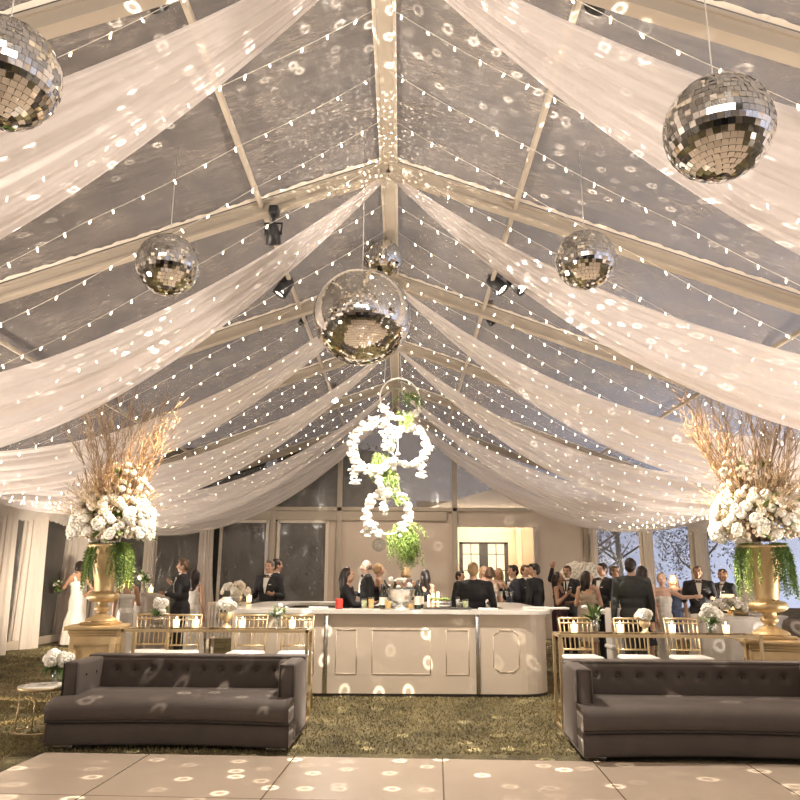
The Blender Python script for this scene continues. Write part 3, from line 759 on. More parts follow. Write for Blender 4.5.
def urn(loc, label, z=.80, sc=1):
    o = thing('trumpet_urn', Vector(loc)+Vector((0, 0, z+.003)), 0, label, 'urn', 'gold urns of flowers')
    o.scale = (sc, sc, sc)
    f = MB(); f.box((0, 0, .02), (.40, .40, .04), bev=.008); f.lathe([(.20, .04), (.205, .055), (.19, .075), (.14, .10), (.085, .125), (.07, .145)], n=32); f.build('foot', M['gold'], o)
    k = MB(); k.lathe([(.06, .14), (.055, .16), (.085, .18), (.098, .20), (.095, .225), (.065, .25), (.06, .275), (.09, .29)], n=32); k.build('stem', M['gold'], o)
    w = MB(); w.lathe([(.08, .285), (.16, .30), (.20, .33), (.208, .36), (.20, .39), (.17, .41), (.12, .42)], n=36, flute=.02, fn=12); w.build('bulb_collar', M['gold'], o)
    b = MB(); b.lathe([(.12, .41), (.118, .44), (.135, .55), (.165, .70), (.198, .85), (.23, .97), (.258, 1.01), (.265, 1.025), (.258, 1.04), (.225, 1.03), (.19, .9), (.14, .6)], n=36); b.build('trumpet_bowl', M['gold'], o)
    return o
def arrangement(loc, R, label, sc=1.0, z=1.80, inner=1):
    o = thing('urn_flower_arrangement', Vector(loc)+Vector((0, 0, z)), 0, label, 'flower arrangement', 'tall flower arrangements in the gold urns')
    o.scale = (sc, sc, sc)
    # curly branches
    b = MB()
    for i in range(72):
        a = R.uniform(0, 2*PI); sp = .70*math.sqrt(R.random()); L = R.uniform(1.45, 2.35)*(1-.12*sp)
        p = Vector((math.cos(a)*.08, math.sin(a)*.08, .1)); d = Vector((math.cos(a)*sp*.55, math.sin(a)*sp*.55, 1)).normalized()
        n = 16; pts = []; ph = R.uniform(0, 6); fr = R.uniform(7, 13); am = R.uniform(.018, .045)
        e1 = d.orthogonal().normalized(); e2 = d.cross(e1)
        for j in range(n+1):
            t = j/n; pts.append(p + d*L*t + e1*am*math.sin(fr*t+ph)*(.3+t) + e2*am*math.cos(fr*1.2*t+ph)*(.3+t) + Vector((math.cos(a), math.sin(a), 0))*.14*t*t*sp)
        b.tube(pts, [.006*(1-.8*j/n)+.002 for j in range(n+1)], 4)
        for q in range(9):
            j = R.randint(6, n-1); st = pts[j]; dd = (d + rndir(R)*.6).normalized(); l2 = R.uniform(.12, .34); pp = [st]
            v = dd*l2/6
            for s in range(6):
                v = (v + rndir(R)*l2*.04).normalized()*l2/6; pp.append(pp[-1]+v)
            b.tube(pp, [.004*(1-.7*s/6)+.001 for s in range(7)], 3)
    b.build('curly_branches', M['branch'], o)
    # dried filler, mostly on the left and top
    f = MB()
    for i in range(300):
        d = rndir(R, -.1, .9); d = (d+Vector((-.35*inner, -.2, .25))).normalized(); p = Vector((0, 0, .35)); L = R.uniform(.45, .85)
        e = p+d*L; f.tube([p+d*.2, e], .002, 3)
        for k in range(9):
            leafblade(f, p+d*L*R.uniform(.6, 1.0), d+rndir(R)*.7, .07, .010, R=R)
    tag(f.build('dried_filler', M['pampas'], o), kind='stuff')
    # leaves
    l = MB()
    for i in range(130):
        d = rndir(R, -.35, .7); p = Vector((0, 0, .28))+d*R.uniform(.22, .45); leafblade(l, p, d+rndir(R)*.4, R.uniform(.12, .2), .06, R=R)
    for i in range(26):
        a = R.uniform(0, 6.28); p = Vector((math.cos(a)*.12, math.sin(a)*.1, .95)); leafblade(l, p, rndir(R, 0, .8), .16, .06, R=R)
    l.build('leaves', M['leaf'], o)
    # trailing greens
    for i in range(16):
        a = 2*PI*i/16+R.uniform(-.2, .2)
        if abs(math.sin(a)) > .9 and math.sin(a) < 0: a += .5
        t = MB(); side = math.cos(a)
        n = 7
        for j in range(n):
            aa = a+R.uniform(-.25, .25)
            fern(t, (math.cos(aa)*.20, math.sin(aa)*.20, .08), (math.cos(aa)*.9, math.sin(aa)*.7, -.15), R.uniform(.42, .66), R, 5.0, .028, 16)
        t.build('trailing_greenery', M['leaf'] if i % 5 else M['leafl'], o)
    sf = MB()
    for i in range(420):
        z = -.3+1.2*((i+.5)/420); a = i*2.39996; q = math.sqrt(max(.03, 1-min(z, .97)**2)); r0 = R.uniform(.38, .50)
        d = Vector((q*math.cos(a), q*math.sin(a)*.85, z)); s3 = R.uniform(.022, .04)
        sf.ball(Vector((0, 0, .27))+Vector((d.x*r0, d.y*r0, d.z*r0)), (s3, s3, s3*.6), 5, 4, rot=rndir(R).to_track_quat('Z', 'Y').to_matrix())
    tag(sf.build('small_florets', M['petal2'], o), kind='stuff')
    # white blooms around a dome
    N = 120
    for i in range(N):
        z = -.25+1.0*((i+.5)/N); a = i*2.39996+R.uniform(-.2, .2); q = math.sqrt(max(0.05, 1-z*z))
        rad = .52
        p = Vector((q*math.cos(a)*rad, q*math.sin(a)*rad*.85, .26+z*.52+.02)); d = Vector((q*math.cos(a), q*math.sin(a), z+.15))
        bloom(o, p, R.uniform(.065, .11), d, None if i % 4 == 0 else bloom_me[i % 3])
    for i in range(70):
        d = rndir(R)*R.uniform(.4, 1) ; bloom(o, (inner*.16+d.x*.34, -.08+d.y*.25, .82+d.z*.36), R.uniform(.035, .07), (d.x, d.y, .6), bloom_me[i % 3])
    for i in range(12):
        a = R.uniform(-.9, .9)+(0 if R.random() < .8 else PI); zz = R.uniform(.55, .95)
        bloom(o, (math.cos(a)*.30, math.sin(a)*.25*R.choice((-1, 1)), zz), R.uniform(.06, .09), (math.cos(a), 0, .5), cream_me)
    return o
pedestal(UL, math.radians(8), 'gold panelled pedestal under the left flower urn', .56, PL)
urn(UL+Vector((.02, 0, 0)), 'gold trumpet urn on pedestal behind the left sofa', PL, .86)
arrangement(UL+Vector((.05, 0, 0)), random.Random(21), 'tall white flowers and curly branches in the left gold urn', .87, PL+.85, 1)
pedestal(UR+Vector((.02, 0, 0)), math.radians(-14), 'gold panelled pedestal under the right flower urn, behind sofa', .60, PR)
urn(UR, 'gold trumpet urn on pedestal behind the right sofa', PR, .92)
arrangement(UR+Vector((.0, 0, 0)), random.Random(22), 'tall white flowers and curly branches in the right gold urn', .92, PR+.91, -1)

# ------------------------------------------------------------ floral hoops over the bar
o = thing('floral_hoop_chandelier', CH, 0, 'hanging cluster of white flowered hoops with greenery over the bar', 'flower chandelier')
kx = 11.6/750
def hoop(px, py, rpx, dy, cover, R, nb, tr=.075, name='flower_hoop', yaw=0):
    c = (CM.to_3x3() @ Vector(((px-392)*kx, -(py-480)*kx, 0))); c.y += dy
    r = rpx*kx; h = MB(); pts = []
    e1 = Vector((math.cos(yaw), math.sin(yaw), 0))
    for i in range(41):
        a = 2*PI*i/40; pts.append(c+e1*r*math.cos(a)+Vector((0, 0, r*math.sin(a))))
    h.tube(pts, .012, 6); hh = h.build(name, M['white'], o)
    b = MB()
    for i in range(nb):
        a = cover[0]+(cover[1]-cover[0])*(i+R.random())/nb
        p = c+e1*r*math.cos(a)+Vector((0, 0, r*math.sin(a)))+rndir(R)*tr*R.uniform(.2, 1)
        if i % 2: petal_bloom(b, p, R.uniform(.05, .08), R, 5, 2)
        else: b.ball(p, R.uniform(.03, .05), 6, 4)
    b.build('white_blooms', M['petal'], hh)
    return c, r, e1, hh
Rh = random.Random(31)
D2 = math.radians
c1 = hoop(400, 398, 21, .05, (D2(200), D2(330)), Rh, 34, .05, yaw=.3)
c2 = hoop(375, 447, 24, -.05, (D2(20), D2(330)), Rh, 190, .085, yaw=-.3)
c3 = hoop(409, 445, 19, .08, (D2(-110), D2(200)), Rh, 150, .07, yaw=.25)
c4 = hoop(387, 480, 14, 0, (D2(0), D2(360)), Rh, 80, .05, yaw=.9)
c5 = hoop(388, 513, 21, -.03, (D2(-60), D2(250)), Rh, 170, .075, yaw=.1)
for (cx, cy, n, ln) in ((355, 474, 44, .10), (421, 468, 44, .10), (368, 526, 44, .10), (384, 500, 60, .14), (386, 430, 60, .2)):
    c = (CM.to_3x3() @ Vector(((cx-392)*kx, -(cy-480)*kx, 0))); b = MB()
    for i in range(n): petal_bloom(b, c+Vector((Rh.gauss(0, .03), Rh.gauss(0, .035), Rh.uniform(-ln*1.6, ln))), Rh.uniform(.03, .052), Rh, 5, 2)
    b.build('white_blooms', M['petal'], o)
def gspray(cx, cy, dirs, L, n, w=.03, m='leafl', name='hanging_greenery'):
    c = (CM.to_3x3() @ Vector(((cx-392)*kx, -(cy-480)*kx, 0))); g = MB()
    for i in range(n):
        d = Vector(dirs)+rndir(Rh)*.45; fern(g, c+Vector((Rh.uniform(-.1, .1), Rh.uniform(-.1, .1), Rh.uniform(-.05, .05))), d, L*Rh.uniform(.6, 1.1), Rh, 1.8, w, 14)
    g.build(name, M[m], o)
gspray(382, 455, (-.1, -.2, -.7), .42, 22); gspray(390, 470, (.1, -.2, -.8), .35, 16); gspray(408, 400, (.1, 0, .5), .35, 12, m='leaf'); gspray(404, 412, (0, -.1, -.9), .25, 10)
gspray(392, 532, (.5, 0, -.5), .42, 20); gspray(408, 535, (.2, 0, -.8), .46, 34, .036); gspray(398, 527, (.8, 0, -.3), .5, 24, .034); gspray(402, 528, (.9, 0, .1), .40, 12); gspray(410, 540, (.1, .1, -1), .36, 20, m='leaf')
gspray(396, 497, (.6, 0, .2), .22, 8)
for px in (384, 402):
    c = (CM.to_3x3() @ Vector(((px-392)*kx, (480-392)*kx, 0)))
    MB().tube([c, Vector((c.x*.6, c.y, RIDGE-.15-CH.z))], .006, 5).build('hanging_cable', M['cable'], o)
q = (CM.to_3x3() @ Vector(((379-392)*kx, -(545-480)*kx, 0)))
mb = MB(); mb.ball(q, .11, 16, 12); mb.ball(q, .10, 16, 12); mb.tube([q+Vector((0, 0, .10)), q+Vector((0, 0, .45))], .003, 4); mb.build('glass_globe', M['glass'], o)
q = (CM.to_3x3() @ Vector(((405-392)*kx, -(392-480)*kx, 0)))
for dx, dz, s in ((-.38, .05, .10), (.36, .02, .13), (-.1, .2, .11), (.2, .2, .10), (0, -.1, .09)):
    pass
# ------------------------------------------------------------ bar
BX0, BX1, BY0, BY1, BH = -2.12, 1.98, 9.9, 13.1, 1.03
BXC = (BX0+BX1)/2
o = thing('cocktail_bar', (BXC, (BY0+BY1)/2, 0), 0, 'large cream panelled bar with rounded corners below the flower hoops', 'bar counter')
hx = (BX1-BX0)/2; hy = (BY1-BY0)/2
def rrect(hx, hy, r, n=8):
    out = []
    for cx, cy, a0 in ((hx-r, hy-r, 0), (-(hx-r), hy-r, 90), (-(hx-r), -(hy-r), 180), (hx-r, -(hy-r), 270)):
        for j in range(n+1):
            a = math.radians(a0+90*j/n); out.append((cx+r*math.cos(a), cy+r*math.sin(a)))
    return out
def ring_wall(mb, outer, inner, z0, z1):
    n = len(outer)
    vs = [(x, y, z0) for x, y in outer]+[(x, y, z1) for x, y in outer]+[(x, y, z0) for x, y in inner]+[(x, y, z1) for x, y in inner]
    fs = []
    for i in range(n):
        k = (i+1) % n
        fs += [(i, k, n+k, n+i), (2*n+k, 2*n+i, 3*n+i, 3*n+k), (n+i, n+k, 3*n+k, 3*n+i), (k, i, 2*n+i, 2*n+k)]
    mb.add(vs, fs, True)
b = MB(); ring_wall(b, rrect(hx, hy, .38), rrect(hx-.06, hy-.06, .34), .04, BH-.04)
body = b.build('bar_body', M['bar'], o)
b = MB(); ring_wall(b, rrect(hx-.05, hy-.05, .36), rrect(hx-.5, hy-.5, .1), .5, .53); ring_wall(b, rrect(hx-.03, hy-.03, .36), rrect(hx-.09, hy-.09, .3), .0, .05); b.build('under_shelf', M['barin'], o)
b = MB(); ring_wall(b, rrect(hx+.07, hy+.07, .42, 10), rrect(hx-.50, hy-.50, .14, 10), BH-.035, BH+.012); b.build('bar_top', M['bartop'], o)
b = MB(); ring_wall(b, rrect(hx+.02, hy+.02, .39, 10), rrect(hx-.03, hy-.03, .35, 10), BH-.075, BH-.035); b.build('cornice_strip', M['bar'], o)
# front panels: mouldings
def mould(x0, x1, z0, z1, y=-hy-.006, cut=0.0):
    m = MB(); w = .022
    if cut:
        pts = [(x0+cut, z0), (x1-cut, z0), (x1, z0+cut), (x1, z1-cut), (x1-cut, z1), (x0+cut, z1), (x0, z1-cut), (x0, z0+cut), (x0+cut, z0)]
    else: pts = [(x0, z0), (x1, z0), (x1, z1), (x0, z1), (x0, z0)]
    for (a, b_) in zip(pts[:-1], pts[1:]):
        m.tube([(a[0], y+.003, a[1]), (b_[0], y+.003, b_[1])], .006, 6)
    m.build('panel_moulding', M['bar'], o)
def bxp(px): return (px-400)/750*9.3+.09-BXC
mould(bxp(334), bxp(355), .27, .80); mould(bxp(371), bxp(430), .27, .80); mould(bxp(446), bxp(469), .27, .80)
mould(bxp(494), bxp(520), .30, .80, cut=.07); mould(bxp(545)-.02, bxp(545)+.02+.14, .30, .80, cut=.05) if False else None
mould(bxp(248), bxp(274), .27, .80); mould(bxp(286), bxp(312), .27, .80)
for px in (324, 478):
    p = MB(); p.box((bxp(px), -hy-.012, .52), (.05, .03, .96), bev=.006); p.box((bxp(px), -hy-.014, BH-.04), (.07, .04, .05), bev=.008); p.build('metal_joint_post', M['steel'], o)
BT = BH+.012
# ---- things on the bar
def lathe_thing(name, loc, prof, mat, label, cat, group=None, n=20):
    mb = MB(); mb.lathe(prof, n=n); o = mb.build(name, mat); o.location = loc; return tag(o, label, cat, group)
M['wine'] = pbr('dark_bottle_glass', (.015, .02, .012), .08, coat=.5)
M['label'] = pbr('bottle_label', (.75, .70, .60), .7)
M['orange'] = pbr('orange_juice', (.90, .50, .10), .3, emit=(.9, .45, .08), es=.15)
M['red'] = pbr('red_glass', (.55, .05, .03), .2, coat=.4)
M['greenj'] = pbr('pale_green_drink', (.55, .62, .30), .25)
M['ice'] = pbr('ice_silver', (.75, .74, .70), .18, .6, noise_amt=.3, noise_scale=20, bump=.4, bscale=30)
M['napkin'] = pbr('napkin', (.85, .82, .76), .8)
def onbar(px, D=10.15): 
    p = UY(px, 612, D); return Vector((p.x, D, BT))
bprof = [(.001, 0), (.036, 0), (.038, .01), (.038, .19), (.030, .215), (.015, .245), (.0135, .30), (.016, .302), (.016, .315), (.001, .316)]
def bottle(loc, label, mat='wine', sc=1.0):
    o = thing('wine_bottle', loc, 0, label, 'bottle', 'bottles on the bar')
    o.scale = (sc, sc, sc)
    mb = MB(); mb.lathe(bprof, n=18); mb.build('bottle_body', M[mat], o)
    l = MB(); l.lathe([(.0386, .05), (.0386, .15)], n=18, cap=False); l.build('paper_label', M['label'], o)
    l = MB(); l.lathe([(.0165, .25), (.0165, .317), (.001, .318)], n=12, cap=False); l.build('foil_cap', M['red'] if mat == 'green' else M['black'], o)
    return o
bottle(onbar(382, 10.2), 'dark wine bottle left of the silver ice tub'); bottle(onbar(417.5, 10.15), 'dark wine bottle just right of the silver ice tub', sc=1.12)
bottle(onbar(421, 10.5), 'dark bottle behind the wine bottle right of ice tub', sc=1.05); bottle(onbar(386, 10.5), 'dark bottle partly hidden behind the ice tub', sc=.95)
lathe_thing('candle_jar', onbar(339), [(.001, 0), (.045, 0), (.05, .02), (.05, .12), (.042, .13), (.042, .10), (.001, .10)], M['red'], 'red jar on the bar beside the long haired bartender', 'jar')
def drink(px, D, m, h, r, label, name='tumbler_glass', cat='glass'):
    o = thing(name, onbar(px, D), 0, label, cat)
    g = MB(); g.lathe([(.001, 0), (r*.85, 0), (r, h), (r*.93, h), (r*.80, .008), (.001, .008)], n=18); g.build('glass_body', M['glass'], o)
    l = MB(); l.lathe([(.001, .01), (r*.78, .01), (r*.90, h*.82), (.001, h*.82)], n=18); l.build('drink', M[m], o)
drink(371, 10.15, 'orange', .15, .04, 'tall orange juice glass left of the dark wine bottle'); drink(388, 10.1, 'orange', .12, .045, 'orange juice carafe in front of the ice tub', 'juice_carafe', 'carafe'); drink(411, 10.1, 'orange', .09, .04, 'short orange juice glass at right foot of ice tub')
drink(465.5, 10.15, 'greenj', .13, .045, 'pale green drink glass beside the man in black'); drink(364, 10.2, 'greenj', .13, .04, 'pale green drink glass near left of the ice tub')
drink(458, 10.2, 'napkin', .16, .03, 'slim pale glass left of the green drink')
for i, px in enumerate((429, 433, 438)):
    lathe_thing('pillar_candle', onbar(px, 10.5+.1*i), [(.001, 0), (.018, 0), (.018, .17+.02*i), (.001, .175+.02*i)], M['wax'], ['slim pale candle beside the long haired woman, leftmost of three', 'slim pale candle, middle of three on the bar', 'slim pale candle, right one of three on the bar'][i], 'candle', 'slim candles on the bar')
# ice tub
o = thing('champagne_tub', onbar(401, 10.3), 0, 'wide silver pedestal tub of ice, bottles and white flowers on bar', 'ice tub')
mb = MB(); mb.lathe([(.001, 0), (.11, 0), (.115, .015), (.05, .04), (.045, .06), (.10, .08), (.16, .13), (.19, .20), (.20, .24), (.205, .25), (.19, .25), (.15, .15), (.001, .12)], n=32); mb.build('bowl', M['ice'], o)
mb = MB(); Ri = random.Random(4)
for i in range(60):
    a = Ri.uniform(0, 6.28); r = .17*math.sqrt(Ri.random()); mb.box((r*math.cos(a), r*math.sin(a), .235+Ri.uniform(-.01, .03)), (.035, .035, .035), (Ri.random(), Ri.random(), Ri.random()), .004)
tag(mb.build('ice_cubes', M['glass'], o), kind='stuff')
for i, (dx, dy, tx) in enumerate(((-.12, 0, -.4), (-.05, .05, -.15), (.08, .04, .2), (.13, -.02, .4))):
    c = bottle(Vector(o.location)+Vector((dx, dy, .12)), ['dark bottle leaning left in the ice tub', 'bottle upright in the ice tub left of centre', 'bottle in the ice tub right of centre', 'dark bottle leaning right in the ice tub'][i], sc=.85); c.rotation_euler = (0, tx, 0)
fl = thing('white_flower_bunch', Vector(o.location)+Vector((.0, -.03, .30)), 0, 'small white flower heads sitting in the silver ice tub', 'flowers')
for i in range(9): bloom(fl, (Ri.uniform(-.16, .16), Ri.uniform(-.07, .07), Ri.uniform(-.03, .09)), Ri.uniform(.035, .05))
# tray with glasses and garnish
tag(MB().box(onbar(447, 10.25)+Vector((0, 0, .012)), (.62, .28, .02), bev=.006).build('bar_tray', M['barin']), 'dark bar mat under garnish tray right of the candles', 'bar mat')
o = thing('garnish_tray', onbar(440, 10.25)+Vector((0, 0, .023)), 0, 'clear sectioned garnish tray with green limes on the bar', 'tray')
MB().box((0, 0, .045), (.30, .16, .09), bev=.01).build('tray_box', M['acryl'], o)
mb = MB()
for i in range(26): mb.ball((Ri.uniform(-.12, .12), Ri.uniform(-.06, .06), .10+Ri.uniform(0, .01)), (.022, .02, .016), 8, 5)
tag(mb.build('lime_wedges', M['leafl'], o), kind='stuff')
# napkin stacks
for px, D, w, l in ((488, 10.0, .22, 'stack of white napkins at the bar edge near the joint post'), (557, 10.35, .30, 'folded white napkins near the right end of the bar'), (535, 10.5, .3, 'flat white menu card stack towards the right bar end'), (318, 10.1, .25, 'white napkin stack at the left part of the bar')):
    p = onbar(px, D); tag(MB().box(p+Vector((0, 0, .014)), (w, .14, .026), (0, 0, .2), .005).build('napkin_stack', M['napkin']), l, 'napkins', 'napkin stacks on the bar')
# wine glasses at the back counter
def wineglass(loc, label, group='wine glasses on the back of the bar'):
    return lathe_thing('wine_glass', loc, [(.001, 0), (.032, 0), (.03, .004), (.005, .01), (.004, .09), (.02, .11), (.033, .14), (.03, .19), (.028, .19), (.031, .14), (.018, .115), (.001, .112)], M['glass'], label, 'glass', group, 14)
for i, px in enumerate((492, 497, 502, 507, 512)):
    p = UY(px, 610, 12.8); wineglass((p.x, 12.8, BT), ['leftmost', 'second', 'middle', 'fourth', 'rightmost'][i]+' of five stemmed wine glasses on the back counter beside the black shirted man')

# ------------------------------------------------------------ console tables
def console(x0, x1, y, d, h, label, rz_=0):
    o = thing('console_table', ((x0+x1)/2, y, 0), rz_, label, 'console table', 'gold console tables behind the sofas')
    w = x1-x0; t = .028
    f = MB()
    for s in (-1, 1): f.box((0, s*(d/2-t/2), h-t/2), (w, t, t)); f.box((s*(w/2-t/2), 0, h-t/2), (t, d, t)); f.box((s*(w/2-t/2), 0, .02), (t, d, t))
    f.build('top_frame', M['brass'], o)
    for sx in (-1, 1):
        for sy in (-1, 1): MB().box((sx*(w/2-t/2), sy*(d/2-t/2), h/2-.01), (t, t, h-.03)).build('leg', M['brass'], o)
    MB().box((0, 0, h-.006), (w-2*t-.002, d-2*t-.002, .010)).build('glass_top', M['acryl'], o)
    return o
CL = (-2.78, -.86, 8.22, .38, .915); CR = (1.66, 3.66, 7.95, .38, .905)
console(*CL, 'gold framed console table behind the left sofa, set with candles'); console(*CR, 'gold framed console table behind the right sofa, set with candles', math.radians(-1.5))
# ---- stools
def stool():
    o = thing('chiavari_stool', (0, 0, 0), 0, 'gold bamboo style counter stool', 'stool', 'gold chiavari stools at the console tables')
    sh = .555; w = .37; d = .36; top = 1.01
    for sx in (-1, 1):
        MB().tube([(sx*(w/2+.01), -d/2, 0), (sx*(w/2-.01), -d/2+.01, sh)], .013, 8).build('leg', M['brass'], o)
        MB().tube([(sx*(w/2+.01), d/2+.03, 0), (sx*(w/2-.02), d/2-.01, sh)], .013, 8).build('leg', M['brass'], o)
    s = MB(); s.box((0, 0, sh), (w, d, .03), bev=.01); s.build('seat', M['brass'], o)
    s = MB(); s.box((0, -.005, sh+.045), (w+.015, d-.01, .055), bev=.024); s.build('seat_cushion', M['cushion'], o)
    st = MB()
    for z in (.18, .34):
        st.tube([(-w/2, -d/2, z), (w/2, -d/2, z)], .009, 6); st.tube([(-w/2, d/2+.01, z), (w/2, d/2+.01, z)], .009, 6)
        for sx in (-1, 1): st.tube([(sx*w/2, -d/2, z+.05), (sx*w/2, d/2, z+.05)], .009, 6)
    st.build('stretcher', M['brass'], o)
    b = MB(); by = d/2
    def bp(x, z): return (x, by-.01+(z-sh)*.16, z)
    for sx in (-1, 1): b.tube([bp(sx*(w/2-.02), sh), bp(sx*(w/2+.0), top)], .012, 8)
    for z in (top-.005, top-.055, sh+.12): b.tube([bp(-w/2, z), bp(w/2, z)], .010 if z < top-.02 else .013, 8)
    for i in range(1, 7): x = -w/2+w*i/7; b.tube([bp(x, sh+.12), bp(x, top)], .007, 6)
    b.build('backrest', M['brass'], o)
    return o
st0 = stool(); KM = kmap(st0)
spots = [(182, 8.85, 0.1, 'gold bamboo stool behind the left console, beside the black suited man'), (247, 8.85, -.05, 'gold bamboo stool behind the left console, middle of that row'), (296, 8.85, .05, 'gold bamboo stool behind left console, nearest the bar front'), (150, 8.95, .15, 'gold bamboo stool behind the left console, nearest the urn pedestal'),
         (581, 8.6, .05, 'gold bamboo stool behind right console, beside the bar corner'), (636, 8.6, -.02, 'gold bamboo stool behind the right console, middle of that row'), (688, 8.6, 0, 'gold bamboo stool behind the right console, nearest the urn')]
for i, (px, D, a, lb) in enumerate(spots):
    p = UY(px, 617, D); c = st0 if i == 0 else copy_tree(st0, KM)
    c.location = (p.x, D, 0); c.rotation_euler = (0, 0, a+(PI if False else 0)); c['label'] = lb
# ---- candles and vases
def votive(p, label, sc=1.0, group='votive candles on the console tables'):
    o = thing('votive_candle', p, 0, label, 'candle', group); o.scale = (sc, sc, sc)
    g = MB(); g.lathe([(.001, 0), (.034, 0), (.040, .10), (.037, .10), (.031, .006), (.001, .006)], n=18); g.build('glass_cup', M['glass'], o)
    w = MB(); w.lathe([(.001, .008), (.030, .008), (.0355, .088), (.001, .085)], n=18); w.build('wax', M['wax'], o)
    f = MB(); f.lathe([(.001, .086), (.007, .096), (.005, .108), (.0005, .122)], n=8); f.build('flame', M['flame'], o)
    return o
def on(c, px, dy=0.0):
    p = UY(px, 628, c[2]+dy); return Vector((p.x, c[2]+dy, c[4]+.001 + (.0)))
for px, c, lb in ((176, CL, 'lit votive candle left on the left console, right of the square vase'), (195.5, CL, 'lit votive candle in front of the black suited man legs on left console'), (242, CL, 'dim lit votive candle near the middle of the left console'), (292, CL, 'lit votive candle right of the leafy vase on the left console'),
                  (574, CR, 'lit votive candle at the left end of the right console'), (620, CR, 'lit votive candle left of the gold compote on right console'), (672, CR, 'lit votive candle right of the gold compote on right console'), (726, CR, 'lit votive candle near the right end of the right console')):
    votive(on(c, px, -.02), lb, 1.0)
for p, lb in (((-1.0, 0), ''),): pass
def vase(p, label, kind, R, sc=1.0):
    o = thing('flower_vase', p, 0, label, 'vase of flowers'); o.scale = (sc, sc, sc)
    if kind == 'box':
        MB().box((0, 0, .055), (.13, .11, .11), bev=.008).build('square_vase', M['acryl'], o)
        for i in range(7): bloom(o, (R.uniform(-.04, .06), R.uniform(-.03, .03), .14+.02*i), R.uniform(.04, .055))
        g = MB()
        for i in range(26): leafblade(g, (R.uniform(-.05, .05), R.uniform(-.04, .04), .11), Vector((R.uniform(-1, .6), R.uniform(-.6, .6), R.uniform(.1, 1))), R.uniform(.08, .14), .03, R=R)
        g.build('leaves', M['leaf'], o)
    elif kind == 'green':
        v = MB(); v.lathe([(.001, 0), (.035, 0), (.05, .03), (.048, .08), (.03, .11), (.034, .13), (.030, .13), (.027, .11), (.044, .07), (.001, .01)], n=20); v.build('glass_vase', M['glass'], o)
        g = MB()
        for i in range(34): leafblade(g, (R.uniform(-.02, .02), R.uniform(-.02, .02), .11), rndir(R, .0, 1), R.uniform(.08, .18), .035, R=R)
        for i in range(5): g.tube([(0, 0, .02), (R.uniform(-.05, .05), R.uniform(-.05, .05), .2)], .002, 4)
        g.build('leaves', M['leaf'], o)
        for i in range(4): bloom(o, (R.uniform(-.09, .09), R.uniform(-.05, .02), R.uniform(.13, .24)), R.uniform(.025, .04))
    elif kind == 'compote':
        v = MB(); v.lathe([(.001, 0), (.045, 0), (.045, .01), (.015, .03), (.015, .05), (.045, .065), (.055, .10), (.05, .12), (.001, .11)], n=24); v.build('footed_bowl', M['brass'], o)
        for i in range(12):
            d = rndir(R, .1, 1); bloom(o, Vector((0, 0, .14))+d*.07, R.uniform(.04, .055), d, cream_me if i % 4 == 0 else None)
    elif kind == 'roses':
        v = MB(); v.lathe([(.001, 0), (.045, 0), (.05, .12), (.046, .12), (.042, .008), (.001, .008)], n=20); v.build('glass_vase', M['glass'], o)
        for i in range(12):
            d = rndir(R, .0, 1); bloom(o, Vector((0, 0, .17))+Vector((d.x*.10, d.y*.07, d.z*.09)), R.uniform(.04, .06), d)
        g = MB()
        for i in range(24): leafblade(g, (R.uniform(-.03, .03), R.uniform(-.03, .03), .12), rndir(R, -.4, .7), R.uniform(.08, .14), .04, R=R)
        for i in range(6): g.tube([(R.uniform(-.02, .02), R.uniform(-.02, .02), .01), (R.uniform(-.03, .03), R.uniform(-.03, .03), .16)], .003, 4)
        g.build('leaves', M['leaf'], o)
    elif kind == 'bottle':
        v = MB(); v.lathe([(.001, 0), (.02, 0), (.021, .10), (.012, .13), (.012, .17), (.010, .17), (.001, .01)], n=16); v.build('bud_bottle', M['glass'], o)
        bloom(o, (0, 0, .18), .03)
    return o
Rv = random.Random(77)
vase(on(CL, 158), 'square vase of tall white roses at the left console left end', 'box', Rv, 1.05)
vase(on(CL, 226, .05), 'bright white bloom compote near the middle of left console', 'compote', Rv, 1.35)
vase(on(CL, 278), 'glass bud vase of green leaves on left console right part', 'green', Rv, 1.05)
vase(on(CR, 594), 'leafy vase with white lily on the right console left part', 'green', Rv, 1.15)
vase(on(CR, 645), 'gold footed compote of glowing white blooms on right console', 'compote', Rv, 1.05)
vase(on(CR, 711), 'glass vase of white roses at the right console right part', 'roses', Rv, 1.0)
for px, c in ((212, CL), (186, CL)): pass

# ------------------------------------------------------------ round side table
P0 = Vector((-3.25, 7.42, 0))
o = thing('round_side_table', P0, 0, 'round gold side table with white top left of the left sofa', 'side table')
mb = MB(); mb.lathe([(.001, .425), (.205, .425), (.21, .432), (.21, .446), (.205, .452), (.001, .452)], n=40); mb.build('table_top', M['bartop'], o)
mb = MB(); mb.lathe([(.207, .415), (.214, .43), (.214, .446), (.209, .446), (.205, .42)], n=40, cap=False); mb.build('rim', M['brass'], o)
for a in (40, 130, 220, 310):
    MB().tube([(.185*math.cos(D2(a)), .185*math.sin(D2(a)), .42), (.20*math.cos(D2(a)), .20*math.sin(D2(a)), 0)], .007, 6).build('leg', M['brass'], o)
mb = MB(); mb.tube([(.20*math.cos(2*PI*i/32), .20*math.sin(2*PI*i/32), .06) for i in range(33)], .006, 6); mb.build('ring_brace', M['brass'], o)
o = thing('flower_vase', P0+Vector((.10, .02, .453)), 0, 'glass vase of white hydrangea on the round side table', 'vase of flowers')
v = MB(); v.lathe([(.001, 0), (.03, 0), (.033, .16), (.030, .16), (.027, .008), (.001, .008)], n=20); v.build('glass_vase', M['glass'], o)
for i in range(9):
    d = rndir(Rv, -.1, 1); bloom(o, Vector((0, 0, .22))+Vector((d.x*.10, d.y*.07, d.z*.07)), Rv.uniform(.055, .075), d)
g = MB()
